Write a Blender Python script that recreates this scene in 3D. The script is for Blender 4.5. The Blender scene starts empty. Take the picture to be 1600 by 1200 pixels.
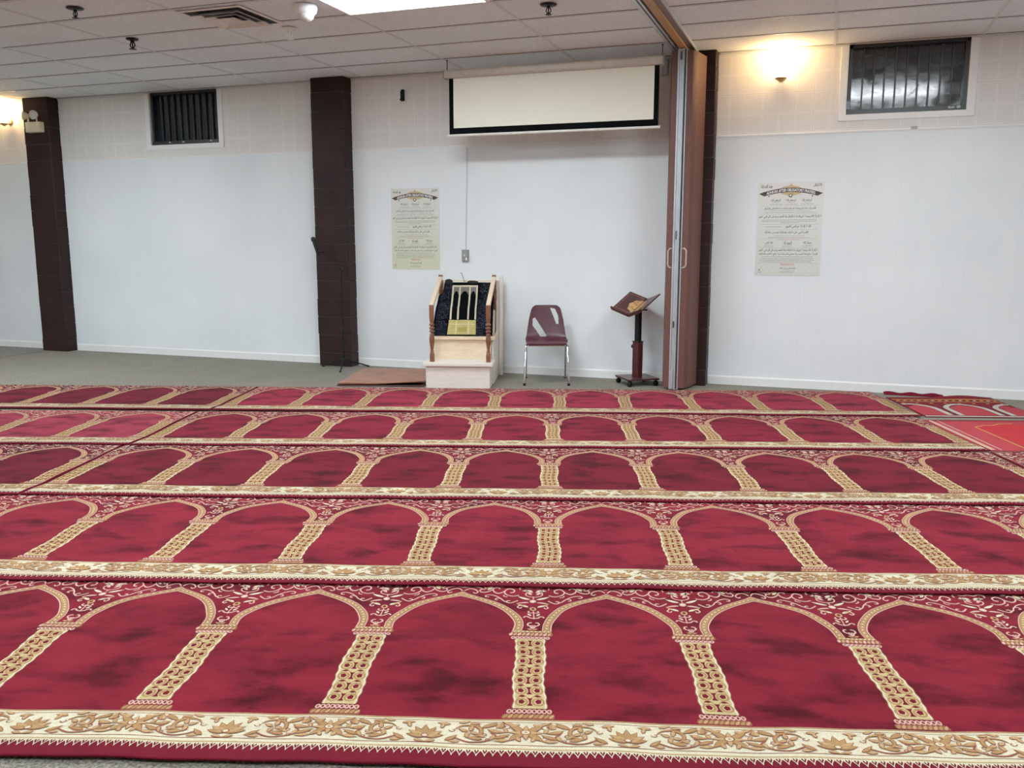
import bpy, bmesh, math, random
import numpy as np
from math import sin, cos, pi, radians as R
from mathutils import Vector, Matrix

random.seed(7)
scene = bpy.context.scene
COL = scene.collection

# ------------------------------------------------------------------ materials
def lin(c):
    return tuple(((v/255)/12.92 if v/255 <= .04045 else ((v/255+.055)/1.055)**2.4) for v in c) + (1.0,)

class NT:
    def __init__(s, name):
        s.m = bpy.data.materials.new(name); s.m.use_nodes = True
        s.t = s.m.node_tree; s.b = s.t.nodes['Principled BSDF']
    def n(s, kind, **kw):
        o = s.t.nodes.new(kind)
        for k, v in kw.items():
            if k.startswith('i_'):
                o.inputs[k[2:].replace('_', ' ')].default_value = v
            else: setattr(o, k, v)
        return o
    def l(s, a, b): s.t.links.new(a, b)
    def coord(s, out='Object', scale=(1, 1, 1)):
        tc = s.n('ShaderNodeTexCoord'); mp = s.n('ShaderNodeMapping'); mp.inputs['Scale'].default_value = scale
        s.l(tc.outputs[out], mp.inputs['Vector']); return mp.outputs['Vector']
    def noise(s, vec, scale=5, detail=3, rough=.5, dist=0):
        o = s.n('ShaderNodeTexNoise'); o.inputs['Scale'].default_value = scale; o.inputs['Detail'].default_value = detail
        o.inputs['Roughness'].default_value = rough; o.inputs['Distortion'].default_value = dist
        s.l(vec, o.inputs['Vector']); return o.outputs['Fac']
    def ramp(s, fac, stops):
        o = s.n('ShaderNodeValToRGB'); e = o.color_ramp.elements
        e[0].position, e[0].color = stops[0]; e[1].position, e[1].color = stops[1]
        for p, c in stops[2:]:
            x = e.new(p); x.color = c
        s.l(fac, o.inputs['Fac']); return o.outputs['Color']
    def mix(s, fac, a, b, mode='MIX'):
        o = s.n('ShaderNodeMix', data_type='RGBA', blend_type=mode)
        for sock, v in ((o.inputs[0], fac), (o.inputs[6], a), (o.inputs[7], b)):
            if hasattr(v, 'is_output'): s.l(v, sock)
            else: sock.default_value = v
        return o.outputs[2]
    def math(s, op, a, b=None):
        o = s.n('ShaderNodeMath', operation=op)
        for i, v in enumerate((a, b)):
            if v is None: continue
            if hasattr(v, 'is_output'): s.l(v, o.inputs[i])
            else: o.inputs[i].default_value = v
        return o.outputs[0]
    def bump(s, h, strength=.3, dist=.01):
        o = s.n('ShaderNodeBump'); o.inputs['Strength'].default_value = strength; o.inputs['Distance'].default_value = dist
        s.l(h, o.inputs['Height']); s.l(o.outputs['Normal'], s.b.inputs['Normal'])

def plain(name, rgb, rough=.6, metal=0, var=.08, scale=20, spec=None, bump=0):
    t = NT(name); t.b.inputs['Roughness'].default_value = rough; t.b.inputs['Metallic'].default_value = metal
    if spec is not None: t.b.inputs['Specular IOR Level'].default_value = spec
    c = lin(rgb); v = t.coord(); f = t.noise(v, scale, 4)
    d = tuple(x*(1-var) for x in c[:3]) + (1,); u = tuple(min(1, x*(1+var)) for x in c[:3]) + (1,)
    t.l(t.ramp(f, [(.3, d), (.7, u)]), t.b.inputs['Base Color'])
    if bump: t.bump(f, bump, .004)
    return t.m

def wood(name, rgb1, rgb2, scale=(2, 14, 14), rough=.5):
    t = NT(name); t.b.inputs['Roughness'].default_value = rough
    v = t.coord(scale=scale); f = t.noise(v, 3, 5, .6, 1.2)
    t.l(t.ramp(f, [(.3, lin(rgb1)), (.7, lin(rgb2))]), t.b.inputs['Base Color']); return t.m

def emit(name, rgb, strength):
    t = NT(name); t.b.inputs['Base Color'].default_value = lin(rgb)
    t.b.inputs['Emission Color'].default_value = lin(rgb); t.b.inputs['Emission Strength'].default_value = strength
    return t.m

def pile_red():
    t = NT('velvet_pile'); t.b.inputs['Roughness'].default_value = 1; t.b.inputs['Specular IOR Level'].default_value = .03
    oi = t.n('ShaderNodeObjectInfo')
    v = t.coord(); v2 = t.coord(scale=(3.0, 5.2, 1)); v3 = t.coord(scale=(1.0, 1.6, 1))
    off = t.n('ShaderNodeVectorMath', operation='SCALE'); cmb = t.n('ShaderNodeCombineXYZ')
    t.l(oi.outputs['Random'], cmb.inputs[0]); t.l(oi.outputs['Random'], cmb.inputs[1]); t.l(cmb.outputs[0], off.inputs[0]); off.inputs['Scale'].default_value = 40
    def sh(vec):
        ad = t.n('ShaderNodeVectorMath', operation='ADD'); t.l(vec, ad.inputs[0]); t.l(off.outputs[0], ad.inputs[1]); return ad.outputs[0]
    f = t.noise(sh(v2), 1.25, 4, .55, .25); f3 = t.noise(sh(v3), 2.6, 6, .65, .4)
    g = t.noise(v, 260, 2)
    r = t.ramp(f, [(.29, (.26, .27, .28, 1)), (.39, (.52, .52, .53, 1)), (.51, (1, 1, 1, 1)), (.75, (1.08, 1.08, 1.10, 1))])
    r3 = t.ramp(f3, [(.30, (.60, .56, .58, 1)), (.5, (.92, .92, .92, 1)), (.70, (1.12, 1.14, 1.16, 1))])
    r2 = t.ramp(g, [(.3, (.86, .86, .86, 1)), (.7, (1.08, 1.08, 1.08, 1))])
    c = t.mix(1.0, oi.outputs['Color'], r, 'MULTIPLY'); c = t.mix(1.0, c, r3, 'MULTIPLY'); c = t.mix(1.0, c, r2, 'MULTIPLY')
    t.l(c, t.b.inputs['Base Color'])
    t.b.inputs['Sheen Weight'].default_value = .05; t.b.inputs['Sheen Tint'].default_value = (1, .55, .62, 1)
    t.bump(g, .25, .004); return t.m

def pile(name, rgb, var=.16):
    t = NT(name); t.b.inputs['Roughness'].default_value = 1; t.b.inputs['Specular IOR Level'].default_value = .1
    v = t.coord(); g = t.noise(v, 220, 2); f = t.noise(v, 9, 3)
    c = lin(rgb); r = t.ramp(g, [(.3, tuple(x*(1-var) for x in c[:3])+(1,)), (.7, tuple(min(1, x*(1+var)) for x in c[:3])+(1,))])
    r2 = t.ramp(f, [(.3, (.9, .9, .9, 1)), (.7, (1.04, 1.04, 1.04, 1))])
    t.l(t.mix(1, r, r2, 'MULTIPLY'), t.b.inputs['Base Color']); t.bump(g, .2, .003); return t.m

M = {}
M['red'] = pile_red()
M['dkred'] = pile('selvage_red', (98, 15, 30))
M['cream'] = pile('cream_pile', (206, 196, 166))
M['gold'] = pile('gold_pile', (158, 120, 76))
M['tan'] = pile('tan_pile', (178, 142, 96))
M['pink'] = pile('scroll_pile', (204, 160, 146))
M['brown'] = pile('outline_pile', (134, 72, 56))
M['shaft'] = pile('column_pile', (188, 166, 116))
CARPET = ['red', 'dkred', 'cream', 'gold', 'tan', 'pink', 'brown', 'shaft']
CI = {k: i for i, k in enumerate(CARPET)}

# ------------------------------------------------------------------ mesh builder
class MB:
    def __init__(s): s.v = []; s.f = []; s.m = []; s.sm = []
    def add(s, vs, fs, mat=0, smooth=False):
        b = len(s.v); s.v += [tuple(map(float, p)) for p in vs]
        for f in fs:
            s.f.append(tuple(b+i for i in f)); s.m.append(mat); s.sm.append(smooth)
        return s
    def box(s, x0, x1, y0, y1, z0, z1, mat=0):
        vs = [(x, y, z) for z in (z0, z1) for y in (y0, y1) for x in (x0, x1)]
        return s.add(vs, [(0, 2, 3, 1), (4, 5, 7, 6), (0, 1, 5, 4), (1, 3, 7, 5), (3, 2, 6, 7), (2, 0, 4, 6)], mat)
    def obox(s, c, ax, ay, az, mat=0):
        c, ax, ay, az = map(Vector, (c, ax, ay, az))
        vs = [c+ax*i+ay*j+az*k for k in (-1, 1) for j in (-1, 1) for i in (-1, 1)]
        return s.add(vs, [(0, 2, 3, 1), (4, 5, 7, 6), (0, 1, 5, 4), (1, 3, 7, 5), (3, 2, 6, 7), (2, 0, 4, 6)], mat)
    def prism(s, pts, z0, z1, mat=0, axis='z'):
        n = len(pts)
        def P(a, b, c):
            return (a, b, c) if axis == 'z' else ((a, c, b) if axis == 'y' else (c, a, b))
        vs = [P(a, b, z0) for a, b in pts]+[P(a, b, z1) for a, b in pts]
        fs = [tuple(range(n))[::-1], tuple(range(n, 2*n))]+[(i, (i+1) % n, n+(i+1) % n, n+i) for i in range(n)]
        return s.add(vs, fs, mat)
    def tube(s, pts, r, mat=0, n=10, caps=True):
        pts = [Vector(p) for p in pts]; rs = r if isinstance(r, (list, tuple)) else [r]*len(pts)
        rings = []; up = None
        for i, p in enumerate(pts):
            d = (pts[min(i+1, len(pts)-1)]-pts[max(i-1, 0)]).normalized()
            if up is None: up = Vector((0, 0, 1)) if abs(d.z) < .9 else Vector((1, 0, 0))
            a = d.cross(up)
            if a.length < 1e-6: a = d.cross(Vector((0, 1, 0)))
            a.normalize(); b = a.cross(d).normalized(); up = b
            rings.append([p+(a*cos(2*pi*k/n)+b*sin(2*pi*k/n))*rs[i] for k in range(n)])
        vs = [q for r_ in rings for q in r_]
        fs = [(i*n+k, i*n+(k+1) % n, (i+1)*n+(k+1) % n, (i+1)*n+k) for i in range(len(pts)-1) for k in range(n)]
        s.add(vs, fs, mat, True)
        if caps: s.add(rings[0]+rings[-1], [tuple(range(n)), tuple(range(2*n-1, n-1, -1))], mat)
        return s
    def lathe(s, prof, c=(0, 0, 0), mat=0, n=20, axis='z'):
        vs = []
        for r, h in prof:
            for k in range(n):
                a = 2*pi*k/n; q = (r*cos(a), r*sin(a), h)
                if axis == 'y': q = (q[0], q[2], q[1])
                if axis == 'x': q = (q[2], q[0], q[1])
                vs.append((c[0]+q[0], c[1]+q[1], c[2]+q[2]))
        fs = [(i*n+k, i*n+(k+1) % n, (i+1)*n+(k+1) % n, (i+1)*n+k) for i in range(len(prof)-1) for k in range(n)]
        s.add(vs, fs, mat, True)
        m = len(prof)
        s.add(vs[:n]+vs[-n:], [tuple(range(n))[::-1], tuple(range(n, 2*n))], mat)
        return s
    def build(s, name, mats, parent=None, bevel=0, loc=None, rot=None):
        me = bpy.data.meshes.new(name); me.from_pydata(s.v, [], s.f)
        mats = mats if isinstance(mats, (list, tuple)) else [mats]
        for m in mats: me.materials.append(m)
        me.polygons.foreach_set('material_index', s.m); me.polygons.foreach_set('use_smooth', s.sm)
        bm = bmesh.new(); bm.from_mesh(me); bmesh.ops.recalc_face_normals(bm, faces=bm.faces); bm.to_mesh(me); bm.free()
        me.update()
        o = bpy.data.objects.new(name, me); COL.objects.link(o)
        if parent: o.parent = parent
        if loc: o.location = loc
        if rot: o.rotation_euler = rot
        if bevel:
            b = o.modifiers.new('bevel', 'BEVEL'); b.width = bevel; b.segments = 2; b.limit_method = 'ANGLE'; b.angle_limit = R(40)
        return o

def tag(o, label, cat, group=None):
    o['label'] = label; o['category'] = cat
    if group: o['group'] = group
    return o
def struct(o): o['kind'] = 'structure'; return o
def empty(name, loc, rz=0, label=None, cat=None, group=None):
    o = bpy.data.objects.new(name, None); COL.objects.link(o); o.empty_display_size = .1
    o.location = loc; o.rotation_euler = (0, 0, rz)
    if label: tag(o, label, cat, group)
    return o
def copy_tree(o, parent=None):
    c = o.copy(); COL.objects.link(c)
    if parent: c.parent = parent
    for ch in list(o.children): copy_tree(ch, c)
    return c

# ------------------------------------------------------------------ the room
CH = 3.158
XL, XR, YB = -13.0, 4.0, -12.0

def mat_floor():
    t = NT('floor_loop_pile'); t.b.inputs['Roughness'].default_value = 1
    v = t.coord(); a = t.noise(v, 95, 3, .7); b = t.noise(v, 3, 3); c = t.noise(v, 320, 1)
    r = t.ramp(a, [(.32, lin((62, 59, 51))), (.5, lin((117, 112, 100))), (.7, lin((168, 162, 147)))])
    r2 = t.ramp(b, [(.3, (.9, .9, .9, 1)), (.7, (1.06, 1.06, 1.05, 1))])
    t.l(t.mix(1, r, r2, 'MULTIPLY'), t.b.inputs['Base Color']); t.bump(c, .4, .004); return t.m

def mat_wall_low():
    t = NT('painted_panel'); t.b.inputs['Roughness'].default_value = .62; t.b.inputs['Specular IOR Level'].default_value = .25
    tc = t.n('ShaderNodeTexCoord'); sp = t.n('ShaderNodeSeparateXYZ'); t.l(tc.outputs['Object'], sp.inputs[0])
    lines = None
    for per, off in ((.41, .05), (1.22, .17), (.41, .21)):
        x = t.math('ADD', sp.outputs[0], off+50*per); q = t.math('DIVIDE', x, per); fr = t.math('FRACT', q)
        g = t.math('LESS_THAN', fr, .0035/per)
        lines = g if lines is None else t.math('MAXIMUM', lines, g)
    n = t.noise(t.coord(), 1.2, 3)
    base = t.ramp(n, [(.3, lin((221, 227, 230))), (.7, lin((231, 236, 239)))])
    fac = t.math('MULTIPLY', lines, .09)
    t.l(t.mix(fac, base, lin((120, 118, 118))), t.b.inputs['Base Color'])
    t.bump(t.noise(t.coord(), 60, 2), .04, .002); return t.m

def mat_wall_up():
    t = NT('acoustic_tile'); t.b.inputs['Roughness'].default_value = .85
    tc = t.n('ShaderNodeTexCoord'); sp = t.n('ShaderNodeSeparateXYZ'); t.l(tc.outputs['Object'], sp.inputs[0])
    def frac(ax, per, off):
        return t.math('FRACT', t.math('DIVIDE', t.math('ADD', sp.outputs[ax], off+40*per), per))
    # tile seams
    sx = t.math('LESS_THAN', frac(0, .6, .176), .006); sz = t.math('LESS_THAN', frac(2, .36, -2.765), .010)
    seam = t.math('MAXIMUM', sx, sz)
    # pin holes, in squares
    hx = t.math('ABSOLUTE', t.math('SUBTRACT', frac(0, .0145, 0), .5)); hz = t.math('ABSOLUTE', t.math('SUBTRACT', frac(2, .0145, 0), .5))
    hole = t.math('MULTIPLY', t.math('LESS_THAN', hx, .2), t.math('LESS_THAN', hz, .2))
    qx = t.math('LESS_THAN', t.math('ABSOLUTE', t.math('SUBTRACT', frac(0, .15, .026), .5)), .42)
    qz = t.math('LESS_THAN', t.math('ABSOLUTE', t.math('SUBTRACT', frac(2, .18, -2.765), .5)), .42)
    hole = t.math('MULTIPLY', hole, t.math('MULTIPLY', qx, qz))
    n = t.noise(t.coord(), 1.5, 3)
    base = t.ramp(n, [(.3, lin((222, 218, 214))), (.7, lin((232, 229, 225)))])
    c = t.mix(t.math('MULTIPLY', hole, .42), base, lin((112, 106, 100)))
    c = t.mix(t.math('MULTIPLY', seam, .30), c, lin((110, 104, 98)))
    t.l(c, t.b.inputs['Base Color']); return t.m

def mat_ceiling():
    t = NT('ceiling_tile'); t.b.inputs['Roughness'].default_value = .9
    v = t.coord(); a = t.noise(v, 110, 3, .7); b = t.noise(v, 1.0, 2)
    r = t.ramp(a, [(.34, lin((194, 199, 203))), (.55, lin((228, 234, 238)))])
    r2 = t.ramp(b, [(.3, (.94, .94, .94, 1)), (.7, (1.03, 1.03, 1.03, 1))])
    t.l(t.mix(1, r, r2, 'MULTIPLY'), t.b.inputs['Base Color']); t.bump(a, .3, .003); return t.m

M['floor'] = mat_floor(); M['low'] = mat_wall_low(); M['up'] = mat_wall_up(); M['ceil'] = mat_ceiling()
M['white'] = plain('white_paint', (232, 232, 231), .5, var=.02)
M['grid'] = plain('ceiling_grid_paint', (198, 202, 202), .5, var=.03)
M['othwall'] = plain('far_wall_paint', (214, 211, 207), .8, var=.02)
M['brick'] = None
M['black'] = plain('black_plastic', (10, 10, 12), .5, spec=.25)
M['blackmetal'] = plain('black_metal', (8, 8, 10), .5, 0, spec=.2)
M['alu'] = plain('aluminium', (186, 192, 198), .38, .6, var=.05)
M['chrome'] = plain('chrome', (225, 225, 228), .12, 1, var=.02)
M['pine'] = wood('pale_pine', (216, 188, 152), (230, 209, 179), (3, 10, 16))
M['pinew'] = wood('whitewashed_pine', (214, 205, 193), (228, 221, 211), (3, 10, 16))
M['oak'] = wood('turned_wood', (92, 50, 30), (132, 78, 50), (10, 10, 3), .4)
M['darkwood'] = wood('reddish_wood', (50, 17, 18), (76, 31, 30), (9, 9, 2), .35)
M['maroon'] = plain('maroon_plastic', (74, 27, 40), .42, var=.05)
M['vinyl'] = None

# floor, walls
MB().box(XL-.2, XR+.2, YB-.2, .2, -.1, 0).build('floor', M['floor'])['kind'] = 'structure'
RZ = 2.393
win = [(-7.721, -6.741), (.108, 1.094)]; WZ0, WZ1 = 2.541, CH-.006
w = MB()
w.box(XL, XR, 0, .2, 0, RZ, 0)
xs = [XL, win[0][0], win[0][1], win[1][0], win[1][1], XR]
for i in range(5):
    if i in (1, 3): w.box(xs[i], xs[i+1], 0, .2, RZ, WZ0, 1); w.box(xs[i], xs[i+1], 0, .2, WZ1, CH+.1, 1)
    else: w.box(xs[i], xs[i+1], 0, .2, RZ, CH+.1, 1)
struct(w.build('wall_back', [M['low'], M['up']]))
struct(MB().box(XL-.2, XL, YB, .2, 0, CH+.1).build('wall_left', M['othwall']))
struct(MB().box(XR, XR+.2, YB, .2, 0, CH+.1).build('wall_right', M['othwall']))
struct(MB().box(XL-.2, XR+.2, YB-.2, YB, 0, CH+.1).build('wall_front', M['othwall']))

# pillars of painted block
def mat_brick():
    t = NT('painted_block'); t.b.inputs['Roughness'].default_value = .5; t.b.inputs['Specular IOR Level'].default_value = .12
    v = t.coord(); n = t.noise(v, 30, 4); n2 = t.noise(v, 2, 2)
    r = t.ramp(n2, [(.3, lin((36, 23, 22))), (.7, lin((45, 30, 29)))])
    t.l(r, t.b.inputs['Base Color']); t.bump(n, .35, .006); return t.m
M['brick'] = mat_brick(); M['mortar'] = plain('dark_mortar', (46, 34, 33), .7)
def pillar(x0, x1, d, label, i):
    m = MB(); n = 15; rnd = random.Random(i)
    hs = .2032; z = 0; first = .155
    zz = [0, first]
    while zz[-1] < CH-.02: zz.append(min(CH, zz[-1]+hs))
    for k in range(len(zz)-1):
        j = rnd.uniform(-.004, .004); g = .0035
        x0k, x1k = x0+j, x1+j*.6; z0, z1 = zz[k]+(g if k else 0), zz[k+1]-g
        c = .010
        vs = []; ring = [(x0k, z0), (x1k, z0), (x1k, z1), (x0k, z1)]
        m.prism([(x0k+c, -d), (x1k-c, -d), (x1k, -d+c), (x1k, -.001), (x0k, -.001), (x0k, -d+c)], z0, z1, 0)
    m.box(x0+.007, x1-.007, -d+.006, -.001, 0, CH, 1)
    o = m.build('pillar', [M['brick'], M['mortar']], bevel=.003)
    struct(o); o['label'] = label; return o
pillar(-9.535, -9.125, .17, 'leftmost dark brown painted block pillar against the back wall', 1)
pillar(-5.40, -4.985, .17, 'dark brown painted block pillar behind the microphone stand', 2)
pillar(-1.45, -1.043, .17, 'dark brown painted block pillar behind the folded partition', 3)

# rails and baseboards between the pillars
bays = [(XL, -9.545), (-9.115, -5.41), (-4.975, -1.46), (-1.033, XR)]
for i, (a, b) in enumerate(bays):
    m = MB(); m.prism([(0, 0), (-.012, 0), (-.012, .075), (-.004, .088), (0, .088)], a, b, 0, 'x')
    struct(m.build('baseboard_back', M['white']))
    m = MB(); dz = .010 if i == 3 else .004
    m.prism([(0, RZ-.012), (-dz*.7, RZ-.012), (-dz, RZ), (-dz*.7, RZ+.012), (0, RZ+.012)], a, b, 0, 'x')
    struct(m.build('trim_%d' % (i+1), M['white']))

# ceiling: tiles on a T-bar grid; openings stay closed, fittings hang just below
c = MB(); c.box(XL-.2, XR+.2, YB-.2, .2, CH, CH+.1, 0)
x = -.02+1.2*3
while x > XL:
    if abs(x+1.22) > .02: c.box(x-.012, x+.012, YB, -.001, CH-.004, CH+.001, 1)
    x -= 1.2
y = -.02
while y > YB:
    for (a, b) in ((XL, -1.425), (-1.215, XR)):
        c.box(a, b, y-.012, y+.012, CH-.0045, CH+.001, 1)
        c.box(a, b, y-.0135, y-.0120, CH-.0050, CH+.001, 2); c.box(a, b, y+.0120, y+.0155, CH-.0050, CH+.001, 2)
    y -= .599
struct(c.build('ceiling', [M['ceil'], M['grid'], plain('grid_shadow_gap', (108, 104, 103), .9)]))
m = MB(); m.box(XL, -9.545, -.02, -.001, CH-.02, CH-.0055); m.box(-9.115, win[0][0], -.02, -.001, CH-.02, CH-.0055)
m.box(win[0][1], -5.41, -.02, -.001, CH-.02, CH-.0055); m.box(-4.975, -1.46, -.02, -.001, CH-.02, CH-.0055)
m.box(-1.033, win[1][0], -.02, -.001, CH-.02, CH-.0055); m.box(win[1][1], XR, -.02, -.001, CH-.02, CH-.0055)
struct(m.build('trim_5', M['grid']))

# windows
def mat_glass():
    t = NT('dark_window_glass'); v = t.coord(scale=(3, 1, 5)); n = t.noise(v, 2.2, 5, .65, 1.0)
    t.l(t.ramp(n, [(.35, (.004, .006, .008, 1)), (.75, (.02, .025, .03, 1))]), t.b.inputs['Base Color'])
    t.l(t.ramp(n, [(.35, (.06, .06, .06, 1)), (.7, (.20, .20, .20, 1))]), t.b.inputs['Roughness'])
    t.b.inputs['IOR'].default_value = 1.6
    return t.m
M['glass'] = mat_glass(); M['wblack'] = plain('window_black', (16, 18, 22), .4)
M['wscuff'] = plain('scuffed_paint', (170, 178, 184), .7)
def window(i, x0, x1, nb, label):
    m = MB(); e = .066
    m.box(x0-e, x0, -.012, .0, WZ0-.055, CH-.007); m.box(x1, x1+e, -.012, 0, WZ0-.055, CH-.007); m.box(x0-e, x1+e, -.0125, 0, WZ0-.055, WZ0)
    o = struct(m.build('window_%d' % i, M['white'], bevel=.003)); o['label'] = label
    f = MB(); f.box(x0, x0+.035, .02, .09, WZ0, WZ1); f.box(x1-.035, x1, .02, .09, WZ0, WZ1); f.box(x0, x1, .015, .09, WZ0, WZ0+.045); f.box(x0, x1, .02, .09, WZ1-.03, WZ1)
    f.box(x0, x1, 0.09, .19, WZ0, WZ1)
    f.build('window_frame', M['wblack'], o)
    MB().box(x0+.036, x1-.036, .080, .088, WZ0+.046, WZ1-.031).build('pane', M['glass'], o)
    for k in range(nb):
        bx = x0+.035+(x1-x0-.07)*(k+1)/(nb+1)
        MB().box(bx-.007, bx+.007, .055, .075, WZ0+.046, WZ1-.031).build('bar', M['wblack'], o, bevel=.002)
    s = MB()
    rr = random.Random(i)
    for k in range(3):
        cx = x0+.06+rr.random()*(x1-x0-.12) if k else x1-.13
        pts = [(cx+.016*rr.uniform(.6, 1.5)*cos(a*pi/4), WZ0+.028+.012*rr.uniform(.5, 1.1)*sin(a*pi/4)) for a in range(8)]
        s.prism(pts, .0135, .0149, 0, 'y')
    s.build('paint_scuff', M['wscuff'], o)
    h = MB(); h.box(x0+.004, x0+.030, .004, .0195, WZ0+.05, WZ0+.12); h.tube([(x0+.02, .012, WZ0+.12), (x0+.014, .012, WZ0+.3), (x0+.02, .012, WZ1-.05)], .003)
    h.build('latch', plain('grey_latch', (96, 98, 102), .4, .5), o)
window(1, *win[0], 9, 'small dark barred window high on the wall left of the middle pillar')
window(2, *win[1], 9, 'small dark barred window high on the right wall, reflecting a ceiling light')

# ------------------------------------------------------------------ ceiling fittings
E_T = 45.0
M['diffuser'] = emit('light_diffuser', (240, 250, 255), E_T)
def troffer(i, j):
    x0 = -.02+1.2*i; y0 = -.02-.599*j
    t = empty('ceiling_light', (x0+.6, y0-.2995, CH))
    fr = MB()
    for (a, b, c_, d) in ((-.588, .588, -.288, -.262), (-.588, .588, .262, .288), (-.588, -.562, -.262, .262), (.562, .588, -.262, .262)):
        fr.box(a, b, c_, d, -.012, -.0052)
    fr.build('frame', M['white'], t)
    MB().box(-.561, .561, -.261, .261, -.0095, -.0055).build('diffuser', M['diffuser'], t)
    return t
tag(troffer(-3, 4), 'bright white fluorescent light panel cut by the top of the photo', 'ceiling light', 'ceiling light panels')
for k, (i, j) in enumerate([(-7, 4), (0, 4), (-3, 9), (-7, 9), (1, 9), (-5, 14), (-1, 14), (-8, 14)]):  # front row inferred from glow and reflection; rear rows added to brighten the room
    tag(troffer(i, j), 'white fluorescent light panel in the unseen part of the ceiling, helping to light the room', 'ceiling light', 'ceiling light panels')

def mat_vent():
    return plain('vent_enamel', (214, 208, 200), .4, var=.1)
t = empty('ceiling_vent', (-4.527, -2.67, CH), 0, 'square stepped metal air vent with dark slots in the ceiling', 'air vent')
M['vent'] = mat_vent(); M['slot_dark'] = plain('vent_dark', (20, 17, 15), .8)
MB().box(-.285, .285, -.285, .285, -.0075, -.0052).build('backing', M['slot_dark'], t)  # near-black plate showing between the louver rings
for k, (h0, h1) in enumerate(((.288, .262), (.222, .186), (.150, .116), (.085, .02))):
    m = MB(); z0, z1 = -.014-.004*(k > 0), -.0078
    o_, i_ = h0, h1
    za, zb = (-.0078, -.034) if k else (-.0078, -.012)
    if k: o_, i_ = h1, h0
    vs = [(sx*o_, sy*o_, za) for sx, sy in ((-1, -1), (1, -1), (1, 1), (-1, 1))]+[(sx*i_, sy*i_, zb) for sx, sy in ((-1, -1), (1, -1), (1, 1), (-1, 1))]
    vs += [(x_, y_, z_+.002) for x_, y_, z_ in vs]
    fs = []
    for q in range(4):
        r_ = (q+1) % 4; fs += [(q, r_, 4+r_, 4+q), (8+q, 12+q, 12+r_, 8+r_), (q, 8+q, 8+r_, r_), (4+q, 4+r_, 12+r_, 12+q)]
    if k == 3: fs += [(0, 1, 2, 3)]
    m.add(vs, fs).build('louver_ring', M['vent'], t)

t = empty('smoke_detector', (-3.78, -2.78, CH), 0, 'white round detector with clear dome on the ceiling beside the light panel', 'smoke detector')
MB().lathe([(.085, -.006), (.088, -.03), (.078, -.06), (.066, -.07)][::-1]).build('housing', M['white'], t)
MB().lathe([(.064, -.0705), (.058, -.095), (.036, -.115), (.008, -.122)][::-1]).build('dome', plain('frosted_dome', (205, 200, 196), .25), t)

def sprinkler(loc, mat, label, plate=.035):
    t = empty('sprinkler_head', (loc[0], loc[1], CH), 0, label, 'sprinkler')
    MB().lathe([(.012, -.016), (plate, -.012), (plate+.004, -.0052)]).build('rosette', mat, t)
    m = MB().tube([(0, 0, -.0165), (0, 0, -.03)], .011)
    m.tube([(-.011, 0, -.03), (-.017, 0, -.045), (-.005, 0, -.066)], .0035); m.tube([(.011, 0, -.03), (.017, 0, -.045), (.005, 0, -.066)], .0035)
    m.tube([(0, 0, -.030), (0, 0, -.066)], .004)
    m.build('body', mat, t)
    MB().lathe([(.019, -.072), (.021, -.069), (.005, -.0665)]).build('deflector', mat, t)
    t.scale = (1.6, 1.6, 1.3) if plate < .05 else (1.2, 1.2, 1.1)
    return t
M['wplas'] = plain('white_plastic', (226, 222, 218), .4)
sprinkler((-4.30, -2.21), M['wplas'], 'white pendant sprinkler head below the air vent')
sprinkler((-2.05, -2.20), M['blackmetal'], 'dark sprinkler head with round plate near the partition track', .05)
sprinkler((-5.47, -3.30), M['blackmetal'], 'dark sprinkler head at the upper left of the ceiling', .05)
sprinkler((-5.82, -2.33), M['blackmetal'], 'small dark sprinkler head left of the air vent', .03)

# sconces
M['brass'] = plain('brass', (190, 150, 90), .3, .8)
M['shade'] = emit('glowing_shade', (255, 214, 150), 16)
def sconce(x):
    t = empty('wall_sconce', (x, 0, 2.86))
    m = MB().lathe([(.04, -.002), (.045, -.012), (.02, -.02)], axis='y', c=(0, 0, .05)); m.tube([(0, -.02, .05), (0, -.07, .03), (0, -.10, .0), (0, -.10, .035)], .009)
    m.lathe([(.012, -.012), (.030, 0), (.052, .012), (.056, .022)], c=(0, -.10, 0)); m.build('bracket', M['brass'], t)
    s = MB(); s.lathe([(.050, .023), (.062, .06), (.082, .13), (.094, .19), (.096, .20), (.090, .195), (.078, .13), (.058, .06), (.040, .03)], c=(0, -.10, 0), n=24)
    s.build('glass_shade', M['shade'], t)
    l = bpy.data.lights.new('bulb', 'POINT'); l.energy = 9; l.color = (1, .66, .30); l.shadow_soft_size = .05
    lo = bpy.data.objects.new('bulb', l); COL.objects.link(lo); lo.parent = t; lo.location = (0, -.155, .225)
    return t
tag(sconce(-.47), 'glowing wall lamp with upturned shade beside the right-hand window', 'wall lamp', 'glowing wall lamps')
tag(sconce(-9.93), 'glowing wall lamp at the left edge, left of the leftmost pillar', 'wall lamp', 'glowing wall lamps')

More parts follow.
